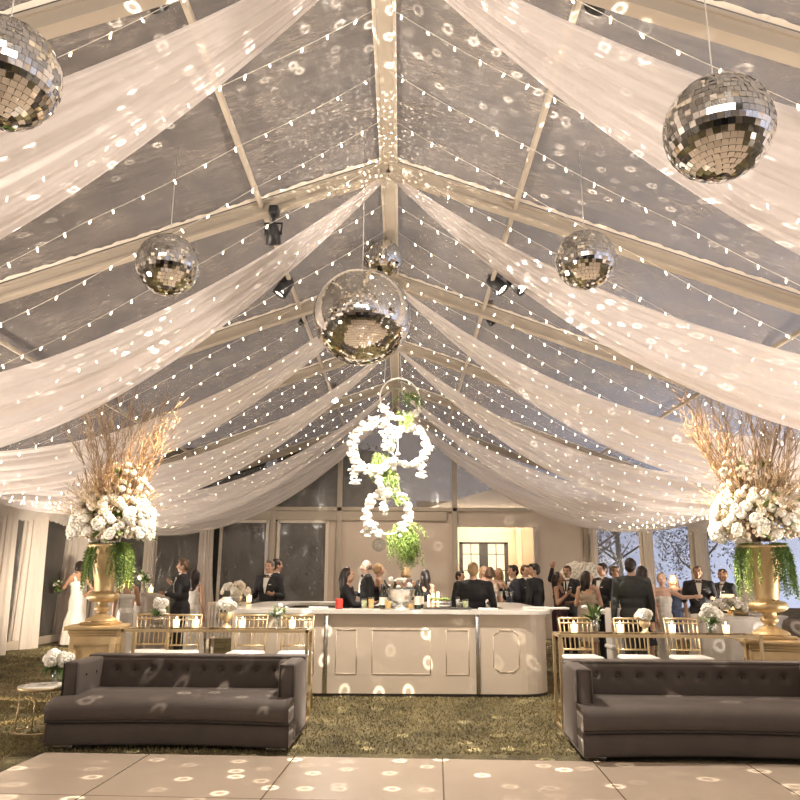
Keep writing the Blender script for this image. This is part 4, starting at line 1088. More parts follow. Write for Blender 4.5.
for i in range(30): leafblade(g, (Rv.uniform(-.05, .05), Rv.uniform(-.03, .03), .17), Vector((Rv.uniform(-1.4, .6), Rv.uniform(-.6, .6), Rv.uniform(-.6, .2))), Rv.uniform(.10, .18), .035, R=Rv)
g.build('leaves', M['leaf'], o)
tag(MB().box(P0+Vector((-.04, -.08, .458)), (.17, .12, .010), (0, 0, .3), .003).build('napkin_stack', M['napkin']), 'white napkins lying on the round side table', 'napkins')

# ------------------------------------------------------------ linen tables at the back
def draped_table(loc, r, h, label, m, rb=None, n=64, folds=11, name='draped_table', seed=0):
    o = thing(name, loc, 0, label, 'table'); R = random.Random(seed); rb = rb or r*1.1
    MB().lathe([(.001, h-.03), (r-.01, h-.03), (r-.01, h-.012), (.001, h-.012)], n=40).build('table_top', M['barin'], o)
    MB().lathe([(.02, .0), (.03, .02), (.03, h-.03)], n=12).build('leg', M['barin'], o)
    ph = R.uniform(0, 6); c = MB()
    def fn(u, v):
        a = 2*PI*u
        if v < .25: rr = r*v/.25; z = h
        else:
            t = (v-.25)/.75; rr = r+(rb-r)*t + t*.06*r*(math.sin(folds*a+ph)+.5*math.sin(folds*1.7*a)); z = h-(h-.01)*t
            if t < .03: z = h-.004
        return (rr*math.cos(a), rr*math.sin(a), z)
    c.grid(fn, n*2, 20); c.build('linen_cloth', m, o); return o
p = UY(147, 594, 14.6)
draped_table((p.x, 14.6, 0), .42, 1.13, 'tall champagne linen cocktail table left behind the flower urn', M['greylinen'], .44, seed=1)
for dx, lb in ((-.22, 'lit votive candle on the champagne linen table, left one'), (.10, 'lit votive candle on the champagne linen table, right one')): votive((p.x+dx, 14.5, 1.135), lb, 1.2, 'votive candles on the champagne table')
vase(Vector((p.x-.04, 14.6, 1.135)), 'small leafy centrepiece on the champagne linen cocktail table', 'green', Rv, 1.7)
p = UY(738, 612, 12.6); TR = Vector((p.x, 12.6, 0))
draped_table(TR, .72, .88, 'round white linen table between the right urn and the guests', M['white'], .80, seed=2)
o = thing('rose_centrepiece', TR+Vector((-.05, -.2, .885)), 0, 'low white rose centrepiece on the round white linen table', 'flower arrangement')
MB().lathe([(.001, 0), (.10, 0), (.14, .08), (.12, .08), (.001, .06)], n=24).build('bowl', M['brass'], o)
for i in range(34):
    d = rndir(Rv, -.1, 1); bloom(o, Vector((0, 0, .10))+Vector((d.x*.42, d.y*.2, d.z*.16)), Rv.uniform(.05, .08), d)
g = MB()
for i in range(50): leafblade(g, (Rv.uniform(-.3, .3), Rv.uniform(-.1, .1), .08), rndir(Rv, -.1, .8), Rv.uniform(.12, .22), .05, R=Rv)
g.build('leaves', M['leaf'], o)
o = thing('candle_lantern', TR+Vector((-.12, .05, .885)), 0, 'square glowing candle lantern behind roses on the round white table', 'lantern')
MB().box((0, 0, .19), (.15, .15, .26), bev=.008).build('paper_shade', pbr('lantern_shade', (.85, .68, .45), .7, emit=(1, .62, .28), es=1.1), o)
MB().tube([(0, 0, 0), (0, 0, .07)], .03, 12).build('stand', M['brass'], o)
votive(TR+Vector((.38, -.4, .885)), 'lit votive candle at right of the round white table', 1.3, 'votive candles on round table')
p = UY(613.5, 607, 11.8)
o = thing('covered_chair', (p.x, 11.8, 0), 0, 'gold chair wrapped in white linen cover behind the right console', 'chair')
c = MB(); c.box((0, .0, .60), (.20, .36, .82), bev=.03, ); c.box((0, -.02, .45), (.24, .42, .06), bev=.02); c.build('linen_cover', M['white'], o)
c = MB()
for sx in (-1, 1):
    c.tube([(sx*.07, -.1, .9), (sx*.07, -.1, 1.10)], .01, 6)
    c.tube([(sx*.10, .16, 0), (sx*.10, .16, .25)], .012, 6); c.tube([(sx*.10, -.16, 0), (sx*.10, -.16, .25)], .012, 6)
c.tube([(-.08, -.1, 1.10), (.08, -.1, 1.10)], .01, 6); c.build('chair_frame', M['brass'], o)
# small louvred stand and round rose bowl left of the bar
p = UY(233, 600, 12.6)
o = thing('reception_stand', (p.x-.05, 12.6, 0), 0, 'cream slatted stand left of the bar carrying a rose bowl', 'stand')
c = MB(); c.box((0, 0, 1.02), (.62, .4, .04), bev=.008); c.box((0, 0, .5), (.5, .3, .03)); c.build('stand_top', M['bar'], o)
for sx in (-1, 1):
    for sy in (-1, 1): MB().box((sx*.28, sy*.17, .5), (.04, .04, 1.0)).build('leg', M['bar'], o)
c = MB()
for i in range(9): c.box((-.24+.06*i, -.17, .75), (.02, .02, .5))
c.build('slats', M['white'], o)
o = thing('rose_bowl', (p.x+.06, 12.5, 1.042), 0, 'round bowl of cream roses on the stand left of the bar', 'flower arrangement')
MB().lathe([(.001, 0), (.07, 0), (.12, .08), (.11, .10), (.001, .08)], n=24).build('bowl', M['ice'], o)
for i in range(22):
    d = rndir(Rv, -.1, 1); bloom(o, Vector((0, 0, .13))+Vector((d.x*.22, d.y*.15, d.z*.16)), Rv.uniform(.055, .08), d, cream_me if i % 2 else None)
votive((p.x+.28, 12.5, 1.042), 'lit votive candle beside the cream rose bowl left of bar', 1.2, 'votive candles near bar')
# big white arrangement behind the guests
p = UY(581, 566, 16.3)
o = thing('hydrangea_arrangement', (p.x, 16.3, 0), 0, 'large round white hydrangea arrangement on a stand behind the guests', 'flower arrangement')
MB().lathe([(.001, 0), (.2, 0), (.2, .02), (.03, .05), (.025, 1.2), (.09, 1.3), (.001, 1.31)], n=20).build('stand', M['brass'], o)
for i in range(60):
    z = -.2+1.15*(i+.5)/60; a = i*2.4; q = math.sqrt(max(.02, 1-z*z)); d = Vector((q*math.cos(a), q*math.sin(a), z)); bloom(o, Vector((0, 0, 1.38))+Vector((d.x*.40, d.y*.34, d.z*.34)), .11, d, bloom_me[3+i % 2])
# grey lounge chair behind the right urn
p = UY(800, 625, 10.6)
o = thing('lounge_armchair', (p.x+.2, 10.6, 0), math.radians(-25), 'rounded grey lounge armchair behind the right urn pedestal', 'armchair')
M['greyfab'] = pbr('grey_fabric', (.17, .14, .12), .8, sheen=.3)
c = MB(); c.box((0, 0, .30), (.8, .75, .26), bev=.09); c.build('seat', M['greyfab'], o)
c = MB(); c.box((0, -.34, .62), (.82, .2, .66), (.12, 0, 0), .095); c.build('backrest', M['greyfab'], o)
for sx in (-1, 1): MB().box((sx*.40, 0, .42), (.18, .72, .40), bev=.085).build('arm', M['greyfab'], o)
for sx in (-1, 1):
    for sy in (-1, 1): MB().tube([(sx*.32, sy*.28, .18), (sx*.34, sy*.3, 0)], .02, 8).build('leg', M['brass'], o)

# ------------------------------------------------------------ curtains on the tent legs
def curtain(loc, w0, w1, h, label, rz_=0, seed=0, tie=None, n=10, dep=.16, m='curtain', ex=1.5):
    R = random.Random(seed); ph = R.uniform(0, 6); mb = MB()
    def fn(u, v):
        # v 0 top .. 1 floor
        w = w0+(w1-w0)*v**ex
        if tie: w *= 1-.6*math.exp(-((v-tie)/.13)**2)
        a = 2*PI*u; q = 1+.14*math.sin(n*a+ph+.6*v)+.07*math.sin(n*1.9*a+ph*2)
        return (w/2*math.cos(a)*q, dep/2*(1+v*.6)*math.sin(a)*q*(w/(w0+.001))**.3, h-(h-.006)*v)
    mb.grid(fn, 150, 30); o = mb.build('draped_curtain', M[m]); o.location = loc; o.rotation_euler = (0, 0, rz_)
    return tag(o, label, 'curtain')
curtain((-7.52, 15.8, 0), .44, .54, 2.88, 'floor length cream curtain on second rearmost left tent leg', .9, 1)
curtain((-7.42, 14.45, 0), .34, .42, 2.88, 'floor length cream curtain at the extreme left picture edge', .9, 2)
curtain((-7.45, 17.75, 0), .42, .62, 2.85, 'bright white curtain in the back left corner beside the woman in white', .4, 3)
curtain((-7.05, 18.7, 0), .40, .66, 2.9, 'white curtain pair on back wall directly behind woman in white', 0, 4)
curtain((-6.1, 18.85, 0), .16, .22, 2.9, 'narrow cream curtain on the back wall post right of left urn', 0, 5)
curtain((-4.72, 18.8, 0), .30, .85, 2.95, 'gathered cream curtain on back wall post behind the black suited man', 0, 6, ex=4)
curtain((7.40, 18.6, 0), .26, .34, 2.9, 'cream curtain in the back right corner behind tuxedo guest', 0, 7)
curtain((7.36, 16.0, 0), .45, .72, 2.88, 'cream curtain on the right tent leg behind the right urn', -.9, 8)
curtain((7.36, 13.0, 0), .45, .72, 2.88, 'cream curtain on the right side beyond the picture edge', -.9, 9)
curtain((4.86, 18.9, 0), .14, .16, 2.95, 'narrow cream curtain strip at left edge of the blue windows', 0, 10)
curtain((6.2, 18.9, 0), .20, .22, 2.95, 'narrow cream curtain strip between the two blue windows', 0, 11)
# ------------------------------------------------------------ outside: house front, canopy, hedge and trees
M['stone'] = pbr('cream_stucco', (.52, .41, .27), .8, noise_scale=3, noise_amt=.15, bump=.3, bscale=8)
M['blackwood'] = pbr('black_painted_wood', (.025, .02, .016), .5)
def house():
    o = thing('house_front', (2.6, 22.0, 0), 0, 'cream lit house front with entrance seen through the tent doorway', 'house')
    w = MB()
    w.box((-1.62, 0, 1.8), (.9, .2, 3.6)); w.box((1.705, 0, 1.8), (1.9, .2, 3.6)); w.box((-.21, 0, 3.02), (1.92, .2, 1.16)); w.box((0, .5, .02), (6, 1.4, .04))
    w.box((.655, 0, 1.22), (.20, .2, 2.44)); w.box((-1.01, 0, 1.22), (.32, .2, 2.44))
    w.build('wall', M['stone'], o)
    for x in (.82, 1.35, 2.0):
        c = MB(); c.lathe([(.14, 0), (.14, .08), (.10, .12), (.095, 2.75), (.13, 2.80), (.15, 2.9)], n=20); c.v = [(a+x, b-.45, z) for a, b, z in c.v]; c.build('column', M['stone'], o)
    for i, (x0, x1) in enumerate(((-.85, -.17), (-.13, .55))):
        d = MB(); h = 2.5
        for xx in (x0+.04, x1-.04): d.box((xx, -.05, h/2), (.13, .07, h))
        d.box(((x0+x1)/2, -.05, h-.05), (x1-x0, .07, .14)); d.box(((x0+x1)/2, -.05, .2), (x1-x0, .07, .4))
        dd = d.build('door', M['blackwood'], o)
        g = MB(); g.box(((x0+x1)/2, -.03, 1.4), (x1-x0-.1, .02, 2.1)); g.build('glass_pane', emis('lit_interior_pane', (1.0, .78, .48), .9), dd)
        mt = MB(); mt.box(((x0+x1)/2, -.06, 1.4), (.022, .03, 2.1))
        for z in (.75, 1.2, 1.65, 2.1): mt.box(((x0+x1)/2, -.06, z), (x1-x0-.1, .03, .022))
        mt.build('muntins', M['blackwood'], dd)
    return o
house()
light('AREA', (2.4, 20.6, 3.0), 10, (1.0, .74, .46), (2.6, 22, 1.2), shape='RECTANGLE', size=2.5, size_y=.5)
# white pitched canopy between tent and house
mb = MB(); cw = 2.1
mb.grid(lambda u, v: (2.6+cw*(u-.5)*2.0*1.0, 19.35+2.4*v, 3.1+.62*(1-abs(2*u-1))), 20, 6)
mb.grid(lambda u, v: (2.6+cw*(u-.5)*2.0*1.0, 19.36, 3.1+v*.62*(1-abs(2*u-1))), 20, 6)
for s in (-1, 1):
    mb.tube([(2.6+s*cw, 19.35, 3.05), (2.6+s*cw, 19.35, 0)], .04, 8); mb.tube([(2.6+s*cw, 21.7, 3.05), (2.6+s*cw, 21.7, 0)], .04, 8)
tag(mb.build('entrance_canopy', M['white']), 'bright white pitched canopy between the tent and the house', 'canopy')
light('AREA', (2.6, 20.2, 2.9), 230, WHITE, (2.6, 20.0, 4.5), shape='RECTANGLE', size=3.4, size_y=1.2)
def tree(loc, h, w, label, R, m='treeleaf', n=2600, cat='tree', trunk=True, grp='trees beyond the tent'):
    o = thing('garden_tree' if cat == 'tree' else 'tall_hedge', loc, 0, label, cat, grp)
    if trunk:
        t = MB(); t.tube([(0, 0, 0), (.05, .02, h*.3), (-.04, .05, h*.6), (0, 0, h*.85)], [.16, .12, .08, .02], 8)
        for i in range(9):
            a = R.uniform(0, 6.28); z = h*R.uniform(.25, .7); t.tube([(0, 0, z), (math.cos(a)*w*.3, math.sin(a)*w*.3, z+h*.12), (math.cos(a)*w*.45, math.sin(a)*w*.45, z+h*.25)], [.05, .03, .01], 5)
        t.build('trunk', M['bark'], o)
    f = MB(); cl = [(Vector((R.uniform(-1, 1)*w*.38, R.uniform(-1, 1)*w*.3, h*R.uniform(.15 if not trunk else .35, .92))), R.uniform(.25, .5)*w*.5) for _ in range(16)]
    for i in range(n):
        c, r = R.choice(cl); d = rndir(R); p = c+d*r*R.uniform(.6, 1.05)
        leafblade(f, p, rndir(R), R.uniform(.06, .12), .05, R=R)
    if not trunk:
        f.grid(lambda u, v: (math.cos(6.2832*u)*w*.46*(1+.12*noise.noise(Vector((u*9, v*5, h)))), math.sin(6.2832*u)*w*.24*(1+.15*noise.noise(Vector((u*9, v*5, h+3)))), h*.95*v), 40, 20)
    f.build('crown', M[m], o); return o
M['bark'] = pbr('bark', (.30, .28, .27), .9, bump=.4)
M['treeleaf'] = pbr('tree_leaf', (.28, .31, .33), .8, noise_amt=.4, noise_scale=1)
M['hedgeleaf'] = pbr('hedge_leaf', (.05, .05, .035), .8, noise_amt=.4, noise_scale=1)
Rt = random.Random(9)
for i, (x, y, h, w) in enumerate(((6.6, 26, 5.0, 3.0), (9.9, 25, 4.8, 3.2), (11.2, 17.5, 4.5, 3.2), (8.6, 30, 6.5, 4.0))):
    tree((x, y, 0), h, w, ['bushy tree seen through the left one of the two blue windows', 'bushy tree seen through the right blue window', 'bushy tree outside the right side wall behind the urn', 'taller dusky tree farther behind the blue windows'][i], Rt, n=3000)
for i, (x, y) in enumerate(((-8.6, 21.5), (-5.3, 21.5), (-2.0, 21.5), (-12.4, 21.8), (-11.5, 18.5), (-11.5, 15.5))):
    tree((x, y, 0), 5.2, 3.3, ['dark hedge beyond the back wall behind woman in white', 'dark hedge beyond the windows behind the black suited man', 'dark hedge beyond window left of the centre wall panel', 'dark hedge outside the back left tent corner', 'dark hedge outside the left side wall, rear', 'dark hedge outside the left side wall, nearer'][i], Rt, 'hedgeleaf', 3000, 'hedge', False, 'hedges beyond the tent')
# ------------------------------------------------------------ stage behind the dance floor (mirrored in the balls)
o = thing('band_stage', (0.4, -4.2, 0), 0, 'low black stage across the dance floor, reflected in the mirror balls', 'stage')
MB().box((0, 0, .3), (6, 1.6, .6), bev=.01).build('platform', M['black'], o)
MB().box((0, -.2, 1.1), (2.6, .6, 1.0), bev=.02).build('booth', M['black'], o)
for s in (-1, 1): MB().box((s*2.4, 0, 1.4), (.7, .6, 1.6), bev=.03).build('speaker_stack', M['black'], o)

# ------------------------------------------------------------ people
def cm(name, col, rough=.75, **k):
    if name not in M: M[name] = pbr(name, col, rough, noise_amt=.10, noise_scale=6, **k)
    return M[name]
cm('skin', (.62, .38, .26), .5); cm('skin_tan', (.45, .26, .16), .5); cm('skin_pale', (.70, .46, .34), .5)
cm('hair_dark', (.025, .016, .012), .45); cm('hair_brown', (.11, .06, .03), .5); cm('hair_blond', (.42, .28, .14), .5); cm('hair_grey', (.17, .14, .12), .6)
cm('cloth_black', (.018, .018, .02)); cm('cloth_navy', (.03, .036, .055)); cm('cloth_grey', (.045, .048, .045)); cm('cloth_white', (.80, .76, .68)); cm('cloth_ivory', (.66, .56, .44)); cm('cloth_beige', (.45, .36, .26)); cm('cloth_plum', (.05, .02, .03)); cm('cloth_blue', (.03, .04, .08)); cm('shirt', (.85, .82, .76)); cm('lip', (.40, .10, .08)); cm('eye_dark', (.03, .02, .02), .3); cm('leather', (.012, .01, .01), .3)
ARMS = {  # elbow, wrist offsets from the shoulder in units of height, arm pointing for the right(+x) side; x mirrored for the left
 'down': ((.03, .005, -.17), (.035, -.03, -.32)), 'bent': ((.04, .0, -.17), (.01, -.13, -.15)), 'drink': ((.045, -.02, -.16), (-.02, -.12, -.06)),
 'forward': ((.03, -.09, -.13), (.0, -.22, -.12)), 'reach': ((.05, -.10, -.08), (.04, -.25, -.04)), 'hip': ((.09, .04, -.15), (.02, -.03, -.24)), 'up': ((.07, -.09, .03), (.02, -.14, .16)), 'side': ((.10, -.05, -.06), (.20, -.12, -.05))}
def hand(mb, w, d, H, flip=1):
    """palm, four unequal curled fingers and a thumb"""
    w = Vector(w); d = Vector(d).normalized(); s = d.cross(Vector((0, 1, .2)));
    if s.length < .1: s = Vector((1, 0, 0))
    s.normalize(); n = s.cross(d)
    pl = .052*H
    mb.ball(w+d*pl*.55, (.024*H, .011*H, .032*H), 10, 6, rot=Matrix((s, n, d)).transposed())
    for i, (o_, L) in enumerate(((-.017, .040), (-.006, .047), (.006, .044), (.017, .035))):
        b = w+d*pl*.95+s*o_*H; m = b+(d*.9+n*.25)*L*H*.5; e = m+(d*.7+n*.6)*L*H*.5
        mb.tube([b-d*.01*H, b, m, e], [.0062*H, .0062*H, .0056*H, .0045*H], 6)
    b = w+d*pl*.25+s*flip*.02*H; m = b+(d*.6+s*flip*.7)*.024*H; e = m+(d*.9+s*flip*.2)*.022*H
    mb.tube([b, m, e], [.0075*H, .0065*H, .005*H], 6)
def person(px, D, top_y, facing, label, outfit, hair, haircol='hair_dark', skin='skin', arms=('down', 'down'), top='cloth_black', bottom=None, wide=1.0, Hf=None, headturn=0, feat=False, x=None):
    tp = UY(px, top_y, D); H = Hf or max(1.52, min(1.90, tp.z)); male = outfit in ('tux', 'suit', 'shirt')
    o = thing('person', (tp.x if x is None else x, D, 0), math.radians(facing), label, 'person')
    sk = M[skin]; sw = (.108 if male else .092)*wide
    b = MB(); V = Vector
    def hd(p):  # head-turn about the neck
        q = Matrix.Rotation(math.radians(headturn), 3, 'Z') @ V((p[0], p[1], 0)); return V((q.x, q.y, p[2]))*H
    b.ball(V((0, 0, .53))*H, (.085*H, .062*H, .075*H)); b.ball(V((0, 0, .62))*H, (.07*H, .052*H, .09*H)); b.ball(V((0, 0, .735))*H, (.09*H*wide, .06*H, .10*H))
    b.tube([V((-sw, 0, .812))*H, V((0, 0, .828))*H, V((sw, 0, .812))*H], [.026*H, .036*H, .026*H], 10)
    b.tube([V((0, .01, .80))*H, hd((0, -.002, .90))], [.036*H if male else .030*H, .031*H if male else .026*H], 12)
    b.ball(hd((0, -.004, .938)), (.043*H, .052*H, .060*H), 16, 12); b.ball(hd((0, -.018, .905)), (.033*H, .037*H, .034*H), 12, 8); b.ball(hd((0, -.042, .886)), .012*H, 8, 6)
    b.tube([hd((0, -.052, .944)), hd((0, -.066, .922))], [.005*H, .009*H], 8); b.ball(hd((0, -.064, .921)), .009*H, 8, 5)
    for s in (-1, 1):
        b.ball(hd((s*.044, .004, .927)), (.006*H, .011*H, .017*H), 8, 6); b.ball(hd((s*.018, -.045, .951)), (.016*H, .010*H, .006*H), 8, 5)
        b.ball(hd((s*.022, -.040, .915)), (.014*H, .012*H, .014*H), 8, 5)
        b.cap_(V((s*.045, 0, .50))*H, V((s*.05, -.005, .285))*H, .046*H, .032*H); b.cap_(V((s*.05, -.005, .285))*H, V((s*.05, .01, .045))*H, .031*H, .019*H)
        b.ball(V((s*.052, -.03, .02))*H, (.022*H, .055*H, .018*H))
    sleeves = []
    for s, pose in ((-1, arms[0]), (1, arms[1])):
        e, w = ARMS[pose]; sh = V((s*sw, 0, .81))*H; el = sh+V((s*e[0], e[1], e[2]))*H; wr = sh+V((s*w[0], w[1], w[2]))*H
        b.cap_(sh, el, .029*H, .023*H); b.cap_(el, wr, .023*H, .016*H); hand(b, wr, wr-el, H, -s); sleeves.append((sh, el, wr))
    body = remesh(b, 'body', sk, .0085*1.0, o, 2)
    # facial features
    f = MB()
    for s in (-1, 1): f.ball(hd((s*.018, -.0525, .938)), (.0065*H, .004*H, .0045*H), 8, 5)
    f.build('eyes', M['eye_dark'], body)
    f = MB(); f.ball(hd((0, -.0545, .9)), (.013*H, .005*H, .004*H), 8, 5); f.build('lips', M['lip'], body)
    # hair
    h = MB()
    if hair == 'bald':
        for s in (-1, 1): h.ball(hd((s*.036, .012, .925)), (.013*H, .034*H, .026*H), 10, 6)
        h.ball(hd((0, .04, .925)), (.036*H, .016*H, .03*H), 10, 6)
    else:
        h.ball(hd((0, .010, .952)), (.048*H, .053*H, .053*H), 16, 10); h.ball(hd((0, .028, .925)), (.043*H, .036*H, .045*H), 12, 8)
        for s in (-1, 1): h.ball(hd((s*.036, -.004, .950)), (.012*H, .03*H, .03*H), 10, 6)
        if hair == 'short': h.ball(hd((.008, -.034, .985)), (.034*H, .020*H, .016*H), 10, 6)
        if hair == 'updo': h.ball(hd((0, .055, .945)), .028*H, 10, 8)
        if hair in ('long', 'bob'):
            zz = .80 if hair == 'long' else .875
            for s in (-1, 1): h.tube([hd((s*.038, .0, .955)), hd((s*.047, .01, .90)), hd((s*.045, .02, zz+.01))], [.016*H, .019*H, .012*H], 10)
            h.tube([hd((0, .03, .95)), hd((0, .045, .89)), hd((0, .05, zz))], [.04*H, .042*H, .026*H], 12)
            if hair == 'long': h.ball(hd((0, .048, .80)), (.045*H, .022*H, .05*H))
    remesh(h, 'hair', M[haircol], .010, o, 2)
    if male:
        j = MB(); k = 1.0
        if outfit != 'shirt' : k = 1.12
        j.ball(V((0, .003, .735))*H, (.103*H*wide*k, .074*H*k, .105*H)); j.ball(V((0, 0, .64))*H, (.088*H*wide*k, .066*H*k, .10*H)); j.ball(V((0, .004, .545))*H, (.094*H*wide*k, .072*H*k, .085*H))
        j.tube([V((-sw-.006, 0, .807))*H, V((0, .008, .828))*H, V((sw+.006, 0, .807))*H], [.035*H, .04*H, .035*H], 12)
        if outfit != 'shirt': j.tube([V((0, 0, .56))*H, V((0, 0, .47))*H], [.088*H*wide, .098*H*wide], 20)
        for (sh, el, wr) in sleeves: j.cap_(sh, el, .039*H, .031*H); j.cap_(el, el+(wr-el)*.93, .031*H, .023*H)
        remesh(j, 'jacket' if outfit != 'shirt' else 'shirt', M[top], .013, o, 3)
        t = MB()
        for s in (-1, 1): t.cap_(V((s*.045, 0, .50))*H, V((s*.05, -.005, .285))*H, .054*H, .042*H); t.cap_(V((s*.05, -.005, .285))*H, V((s*.05, .008, .05))*H, .041*H, .034*H)
        t.ball(V((0, 0, .52))*H, (.09*H, .066*H, .06*H)); remesh(t, 'trousers', M[bottom or top], .013, o, 2)
        if outfit != 'shirt':
            q = MB(); yf = -.083
            q.add([V((-.030, yf+.022, .822))*H, V((.030, yf+.022, .822))*H, V((.018, yf-.002, .74))*H, V((0, yf-.004, .665))*H, V((-.018, yf-.002, .74))*H,
                   V((-.030, yf+.045, .822))*H, V((.030, yf+.045, .822))*H, V((.018, yf+.02, .74))*H, V((0, yf+.02, .665))*H, V((-.018, yf+.02, .74))*H],
                  [(0, 4, 3, 2, 1), (5, 6, 7, 8, 9), (0, 1, 6, 5), (1, 2, 7, 6), (2, 3, 8, 7), (3, 4, 9, 8), (4, 0, 5, 9)], True)
            q.lathe([(.036*H, .838*H), (.035*H, .862*H), (.031*H, .862*H), (.031*H, .838*H)], n=20, cap=False)
            sh_ = q.build('dress_shirt', M['shirt'], o)
            c = MB()
            if outfit == 'tux':
                for s in (-1, 1): c.ball(V((s*.014, yf+.030, .842))*H, (.014*H, .006*H, .010*H), 8, 6)
                c.ball(V((0, yf+.028, .842))*H, .007*H, 8, 6); c.build('bow_tie', M['leather'], o)
            else:
                c.box(V((0, yf-.003, .77))*H, (.016*H, .008*H, .12*H)); c.build('necktie', M['leather'], o)
            p = MB(); p.box(V((.055, -.079*1.0, .755))*H, (.028*H, .006*H, .010*H)); p.build('pocket_square', M['shirt'], o)
        s_ = MB()
        for s in (-1, 1): s_.ball(V((s*.052, -.032, .022))*H, (.027*H, .064*H, .022*H), 12, 6)
        s_.build('shoes', M['leather'], o)
    else:
        j = MB(); k = 1.0; longd = outfit in ('gown', 'strapless')
        j.ball(V((0, -.002, .722))*H, (.099*H*wide, .072*H, .062*H)); j.ball(V((0, 0, .675))*H, (.088*H*wide, .064*H, .06*H)); j.ball(V((0, 0, .63))*H, (.081*H*wide, .062*H, .10*H)); j.ball(V((0, .003, .55))*H, (.092*H*wide, .073*H, .085*H))
        for s in (-1, 1): j.ball(V((s*.035, -.038, .735))*H, .034*H)
        if outfit == 'dress' or outfit == 'gown':
            for s in (-1, 1): j.tube([V((s*.06, -.045, .76))*H, V((s*.062, 0, .845))*H, V((s*.055, .045, .76))*H], [.017*H]*3, 8)
        if outfit == 'sleeved':
            j.tube([V((-sw, 0, .808))*H, V((0, .006, .825))*H, V((sw, 0, .808))*H], [.033*H, .038*H, .033*H], 12); j.ball(V((0, 0, .75))*H, (.098*H, .068*H, .09*H))
            for (sh, el, wr) in sleeves: j.cap_(sh, el, .036*H, .029*H); j.cap_(el, el+(wr-el)*.9, .029*H, .022*H)
        zb = .02 if longd else .26
        rb = .15 if outfit == 'gown' else (.10 if outfit == 'strapless' else .10)
        n = 28; prof = [(.086, .56), (.09, .50), (.088, .40), (rb*.85, .28 if longd else .3), (rb, zb)]
        j.lathe([(r*H*wide, z*H) for r, z in prof][::-1], n=n, flute=.05, fn=7)
        remesh(j, 'dress', M[top], .012, o, 2)
        s_ = MB()
        for s in (-1, 1): s_.ball(V((s*.052, -.032, .018))*H, (.022*H, .055*H, .016*H), 12, 6)
        s_.build('shoes', M['leather'] if top != 'cloth_white' else M['brass'], o)
    return o, sleeves
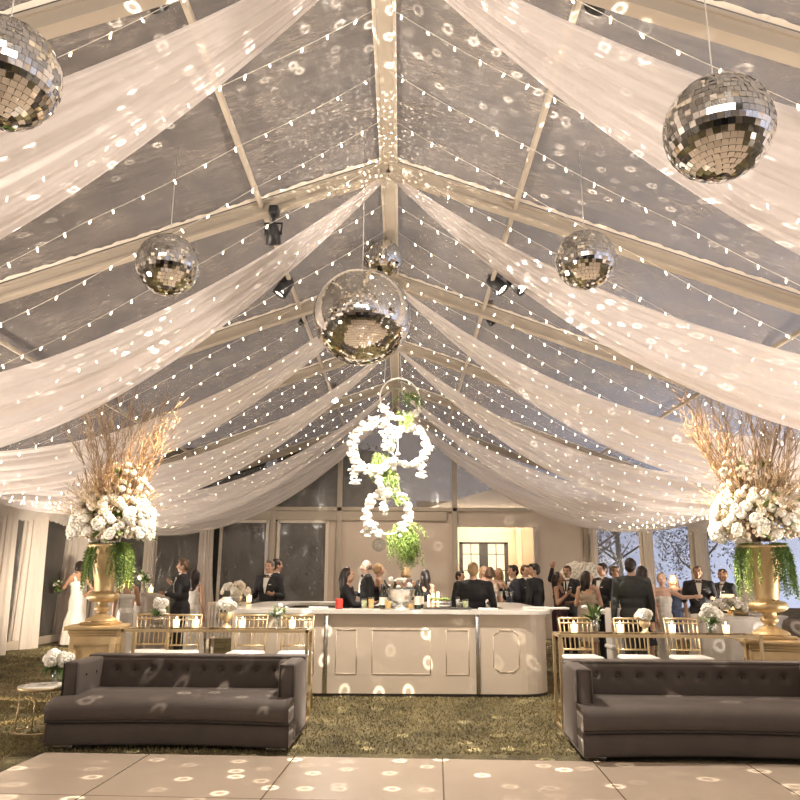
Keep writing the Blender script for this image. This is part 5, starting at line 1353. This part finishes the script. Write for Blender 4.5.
PP = [
 # px, D, top_y, facing(0 = to camera, + turns to picture right), label, outfit, hair, kwargs
 (80, 16.6, 561, -125, 'woman in a long white gown walking away, holding a bouquet at left', 'gown', 'bob', dict(haircol='hair_dark', skin='skin_tan', arms=('hip', 'forward'), top='cloth_white')),
 (129, 13.2, 572, 200, 'woman in a white dress half hidden behind the left urn', 'gown', 'updo', dict(haircol='hair_brown', skin='skin_tan', arms=('bent', 'down'), top='cloth_white')),
 (184, 13.4, 559, -85, 'man in black suit standing in profile with a drink, left of bar', 'suit', 'short', dict(haircol='hair_brown', skin='skin_tan', arms=('drink', 'bent'), top='cloth_black')),
 (196, 14.3, 570, 160, 'woman in white gown with dark hair behind the black suited man', 'gown', 'long', dict(top='cloth_white', arms=('down', 'bent'))),
 (270, 13.7, 560, -20, 'man in black tuxedo with bow tie behind the left bar wing', 'tux', 'short', dict(haircol='hair_grey', skin='skin', arms=('bent', 'bent'), wide=1.1)),
 (277, 14.6, 559, 120, 'dark haired man right behind the tuxedoed man at left bar wing', 'suit', 'short', dict(haircol='hair_dark')),
 (348, 10.9, 572, 80, 'bartender with very long dark hair in black, at left inside the bar', 'sleeved', 'long', dict(top='cloth_black', arms=('forward', 'bent'), Hf=1.58)),
 (367, 14.2, 560, -75, 'balding grey haired man in black tuxedo facing left behind the bar', 'tux', 'bald', dict(haircol='hair_grey', skin='skin_pale', arms=('bent', 'down'))),
 (379, 14.6, 563.5, 100, 'woman with light brown updo and bare back behind the bar', 'strapless', 'updo', dict(haircol='hair_blond', top='cloth_black', arms=('drink', 'down'))),
 (406, 14.9, 567, 170, 'blond woman behind the silver ice tub', 'dress', 'bob', dict(haircol='hair_blond', top='cloth_beige')),
 (425, 14.0, 569.5, 150, 'woman with long dark hair in black dress, right of the ice tub', 'dress', 'long', dict(haircol='hair_dark', skin='skin', top='cloth_black', headturn=60)),
 (473, 11.0, 569, 178, 'broad man in a black shirt seen from behind inside the bar', 'shirt', 'short', dict(haircol='hair_blond', skin='skin_pale', top='cloth_black', wide=1.22, arms=('bent', 'bent'), Hf=1.66)),
 (460, 15.5, 571, 60, 'guest in black half hidden left of the black shirted man', 'tux', 'short', dict()),
 (484, 15.7, 566, 20, 'blond woman right behind the black shirted man', 'dress', 'long', dict(haircol='hair_blond', top='cloth_ivory')),
 (490, 14.7, 567, 170, 'brown haired woman in ivory seen from behind before the black doors', 'dress', 'bob', dict(haircol='hair_brown', top='cloth_ivory')),
 (498.5, 15.5, 568, -10, 'blond woman in a beige sleeved dress in front of the black doors', 'sleeved', 'long', dict(haircol='hair_blond', skin='skin_tan', top='cloth_beige', arms=('drink', 'bent'))),
 (513, 14.1, 565, -70, 'dark haired man in navy jacket facing left at the doorway', 'suit', 'short', dict(top='cloth_navy', arms=('drink', 'drink'))),
 (525, 14.9, 565, 30, 'man with white shirt front between the two dark suited backs', 'tux', 'short', dict(haircol='hair_brown')),
 (534, 13.7, 563.5, -125, 'broad dark haired man in black suit turned away at right of doorway', 'suit', 'short', dict(wide=1.18, headturn=30)),
 (558, 13.9, 572, 60, 'woman with long dark hair in a plum black dress right of the bar', 'dress', 'long', dict(top='cloth_plum', skin='skin_tan', arms=('drink', 'bent'))),
 (567, 15.0, 565.5, -30, 'brown haired man in black with raised arm behind the plum dressed woman', 'suit', 'short', dict(haircol='hair_brown', skin='skin_tan', arms=('up', 'bent'))),
 (587, 13.2, 571, 165, 'woman with long dark hair in a beige dress before the hydrangeas', 'dress', 'long', dict(top='cloth_beige', arms=('bent', 'bent'), headturn=-60)),
 (602, 13.8, 563, -60, 'dark haired man in tuxedo with white pocket square facing left', 'tux', 'short', dict()),
 (614, 15.2, 566, 40, 'brown haired man with beard farther back beside the blue window', 'suit', 'short', dict(haircol='hair_brown', skin='skin_tan', top='cloth_navy')),
 (630, 11.2, 558, 175, 'tall man in dark green grey suit seen from behind, nearest guest', 'suit', 'short', dict(top='cloth_grey', wide=1.12, headturn=-25)),
 (642, 12.4, 566, 120, 'dark haired woman in black half hidden behind tall grey suited man', 'dress', 'long', dict(top='cloth_black')),
 (661, 12.6, 573, -10, 'blond woman in strapless white dress reaching out her arm', 'strapless', 'updo', dict(haircol='hair_blond', skin='skin_pale', top='cloth_white', arms=('bent', 'side'))),
 (673, 14.7, 577, -20, 'brown haired woman in blue and black between bride and tuxedo', 'dress', 'long', dict(haircol='hair_brown', top='cloth_blue', skin='skin_tan')),
 (697, 13.9, 566, -20, 'man in tuxedo with bow tie and open jacket, right of white dressed woman', 'tux', 'short', dict(haircol='hair_brown', arms=('bent', 'bent'), wide=1.12, skin='skin_tan')),
 (722, 14.2, 569, -60, 'man in dark suit and tie standing behind the round white table', 'suit', 'short', dict(haircol='hair_brown', skin='skin_tan')),
]
import time as _t
for (px, D, ty, fc, lb, of, hr, kw) in PP:
    po, sl = person(px, D, ty, fc, lb, of, hr, **kw)
    if 'bouquet' in lb:
        # bouquet in her hand
        q = Matrix.Rotation(math.radians(fc), 3, 'Z') @ sl[0][2]; H_ = sl[0][2]
        p = Vector(po.location)+Matrix.Rotation(math.radians(fc), 3, 'Z') @ (sl[1][2]+(sl[1][2]-sl[1][1]).normalized()*.10)
        bo = thing('hand_bouquet', p+Vector((0, 0, .02)), 0, 'small green and white bouquet held by the woman in white', 'bouquet')
        g = MB()
        for i in range(40): leafblade(g, (0, 0, -.02), rndir(Rv), Rv.uniform(.12, .22), .05, R=Rv)
        g.tube([(0, 0, .0), (0, 0, -.16)], .014, 6); g.build('leaves', M['leaf'], bo)
        for i in range(9): bloom(bo, rndir(Rv, 0, 1)*.09, .04)
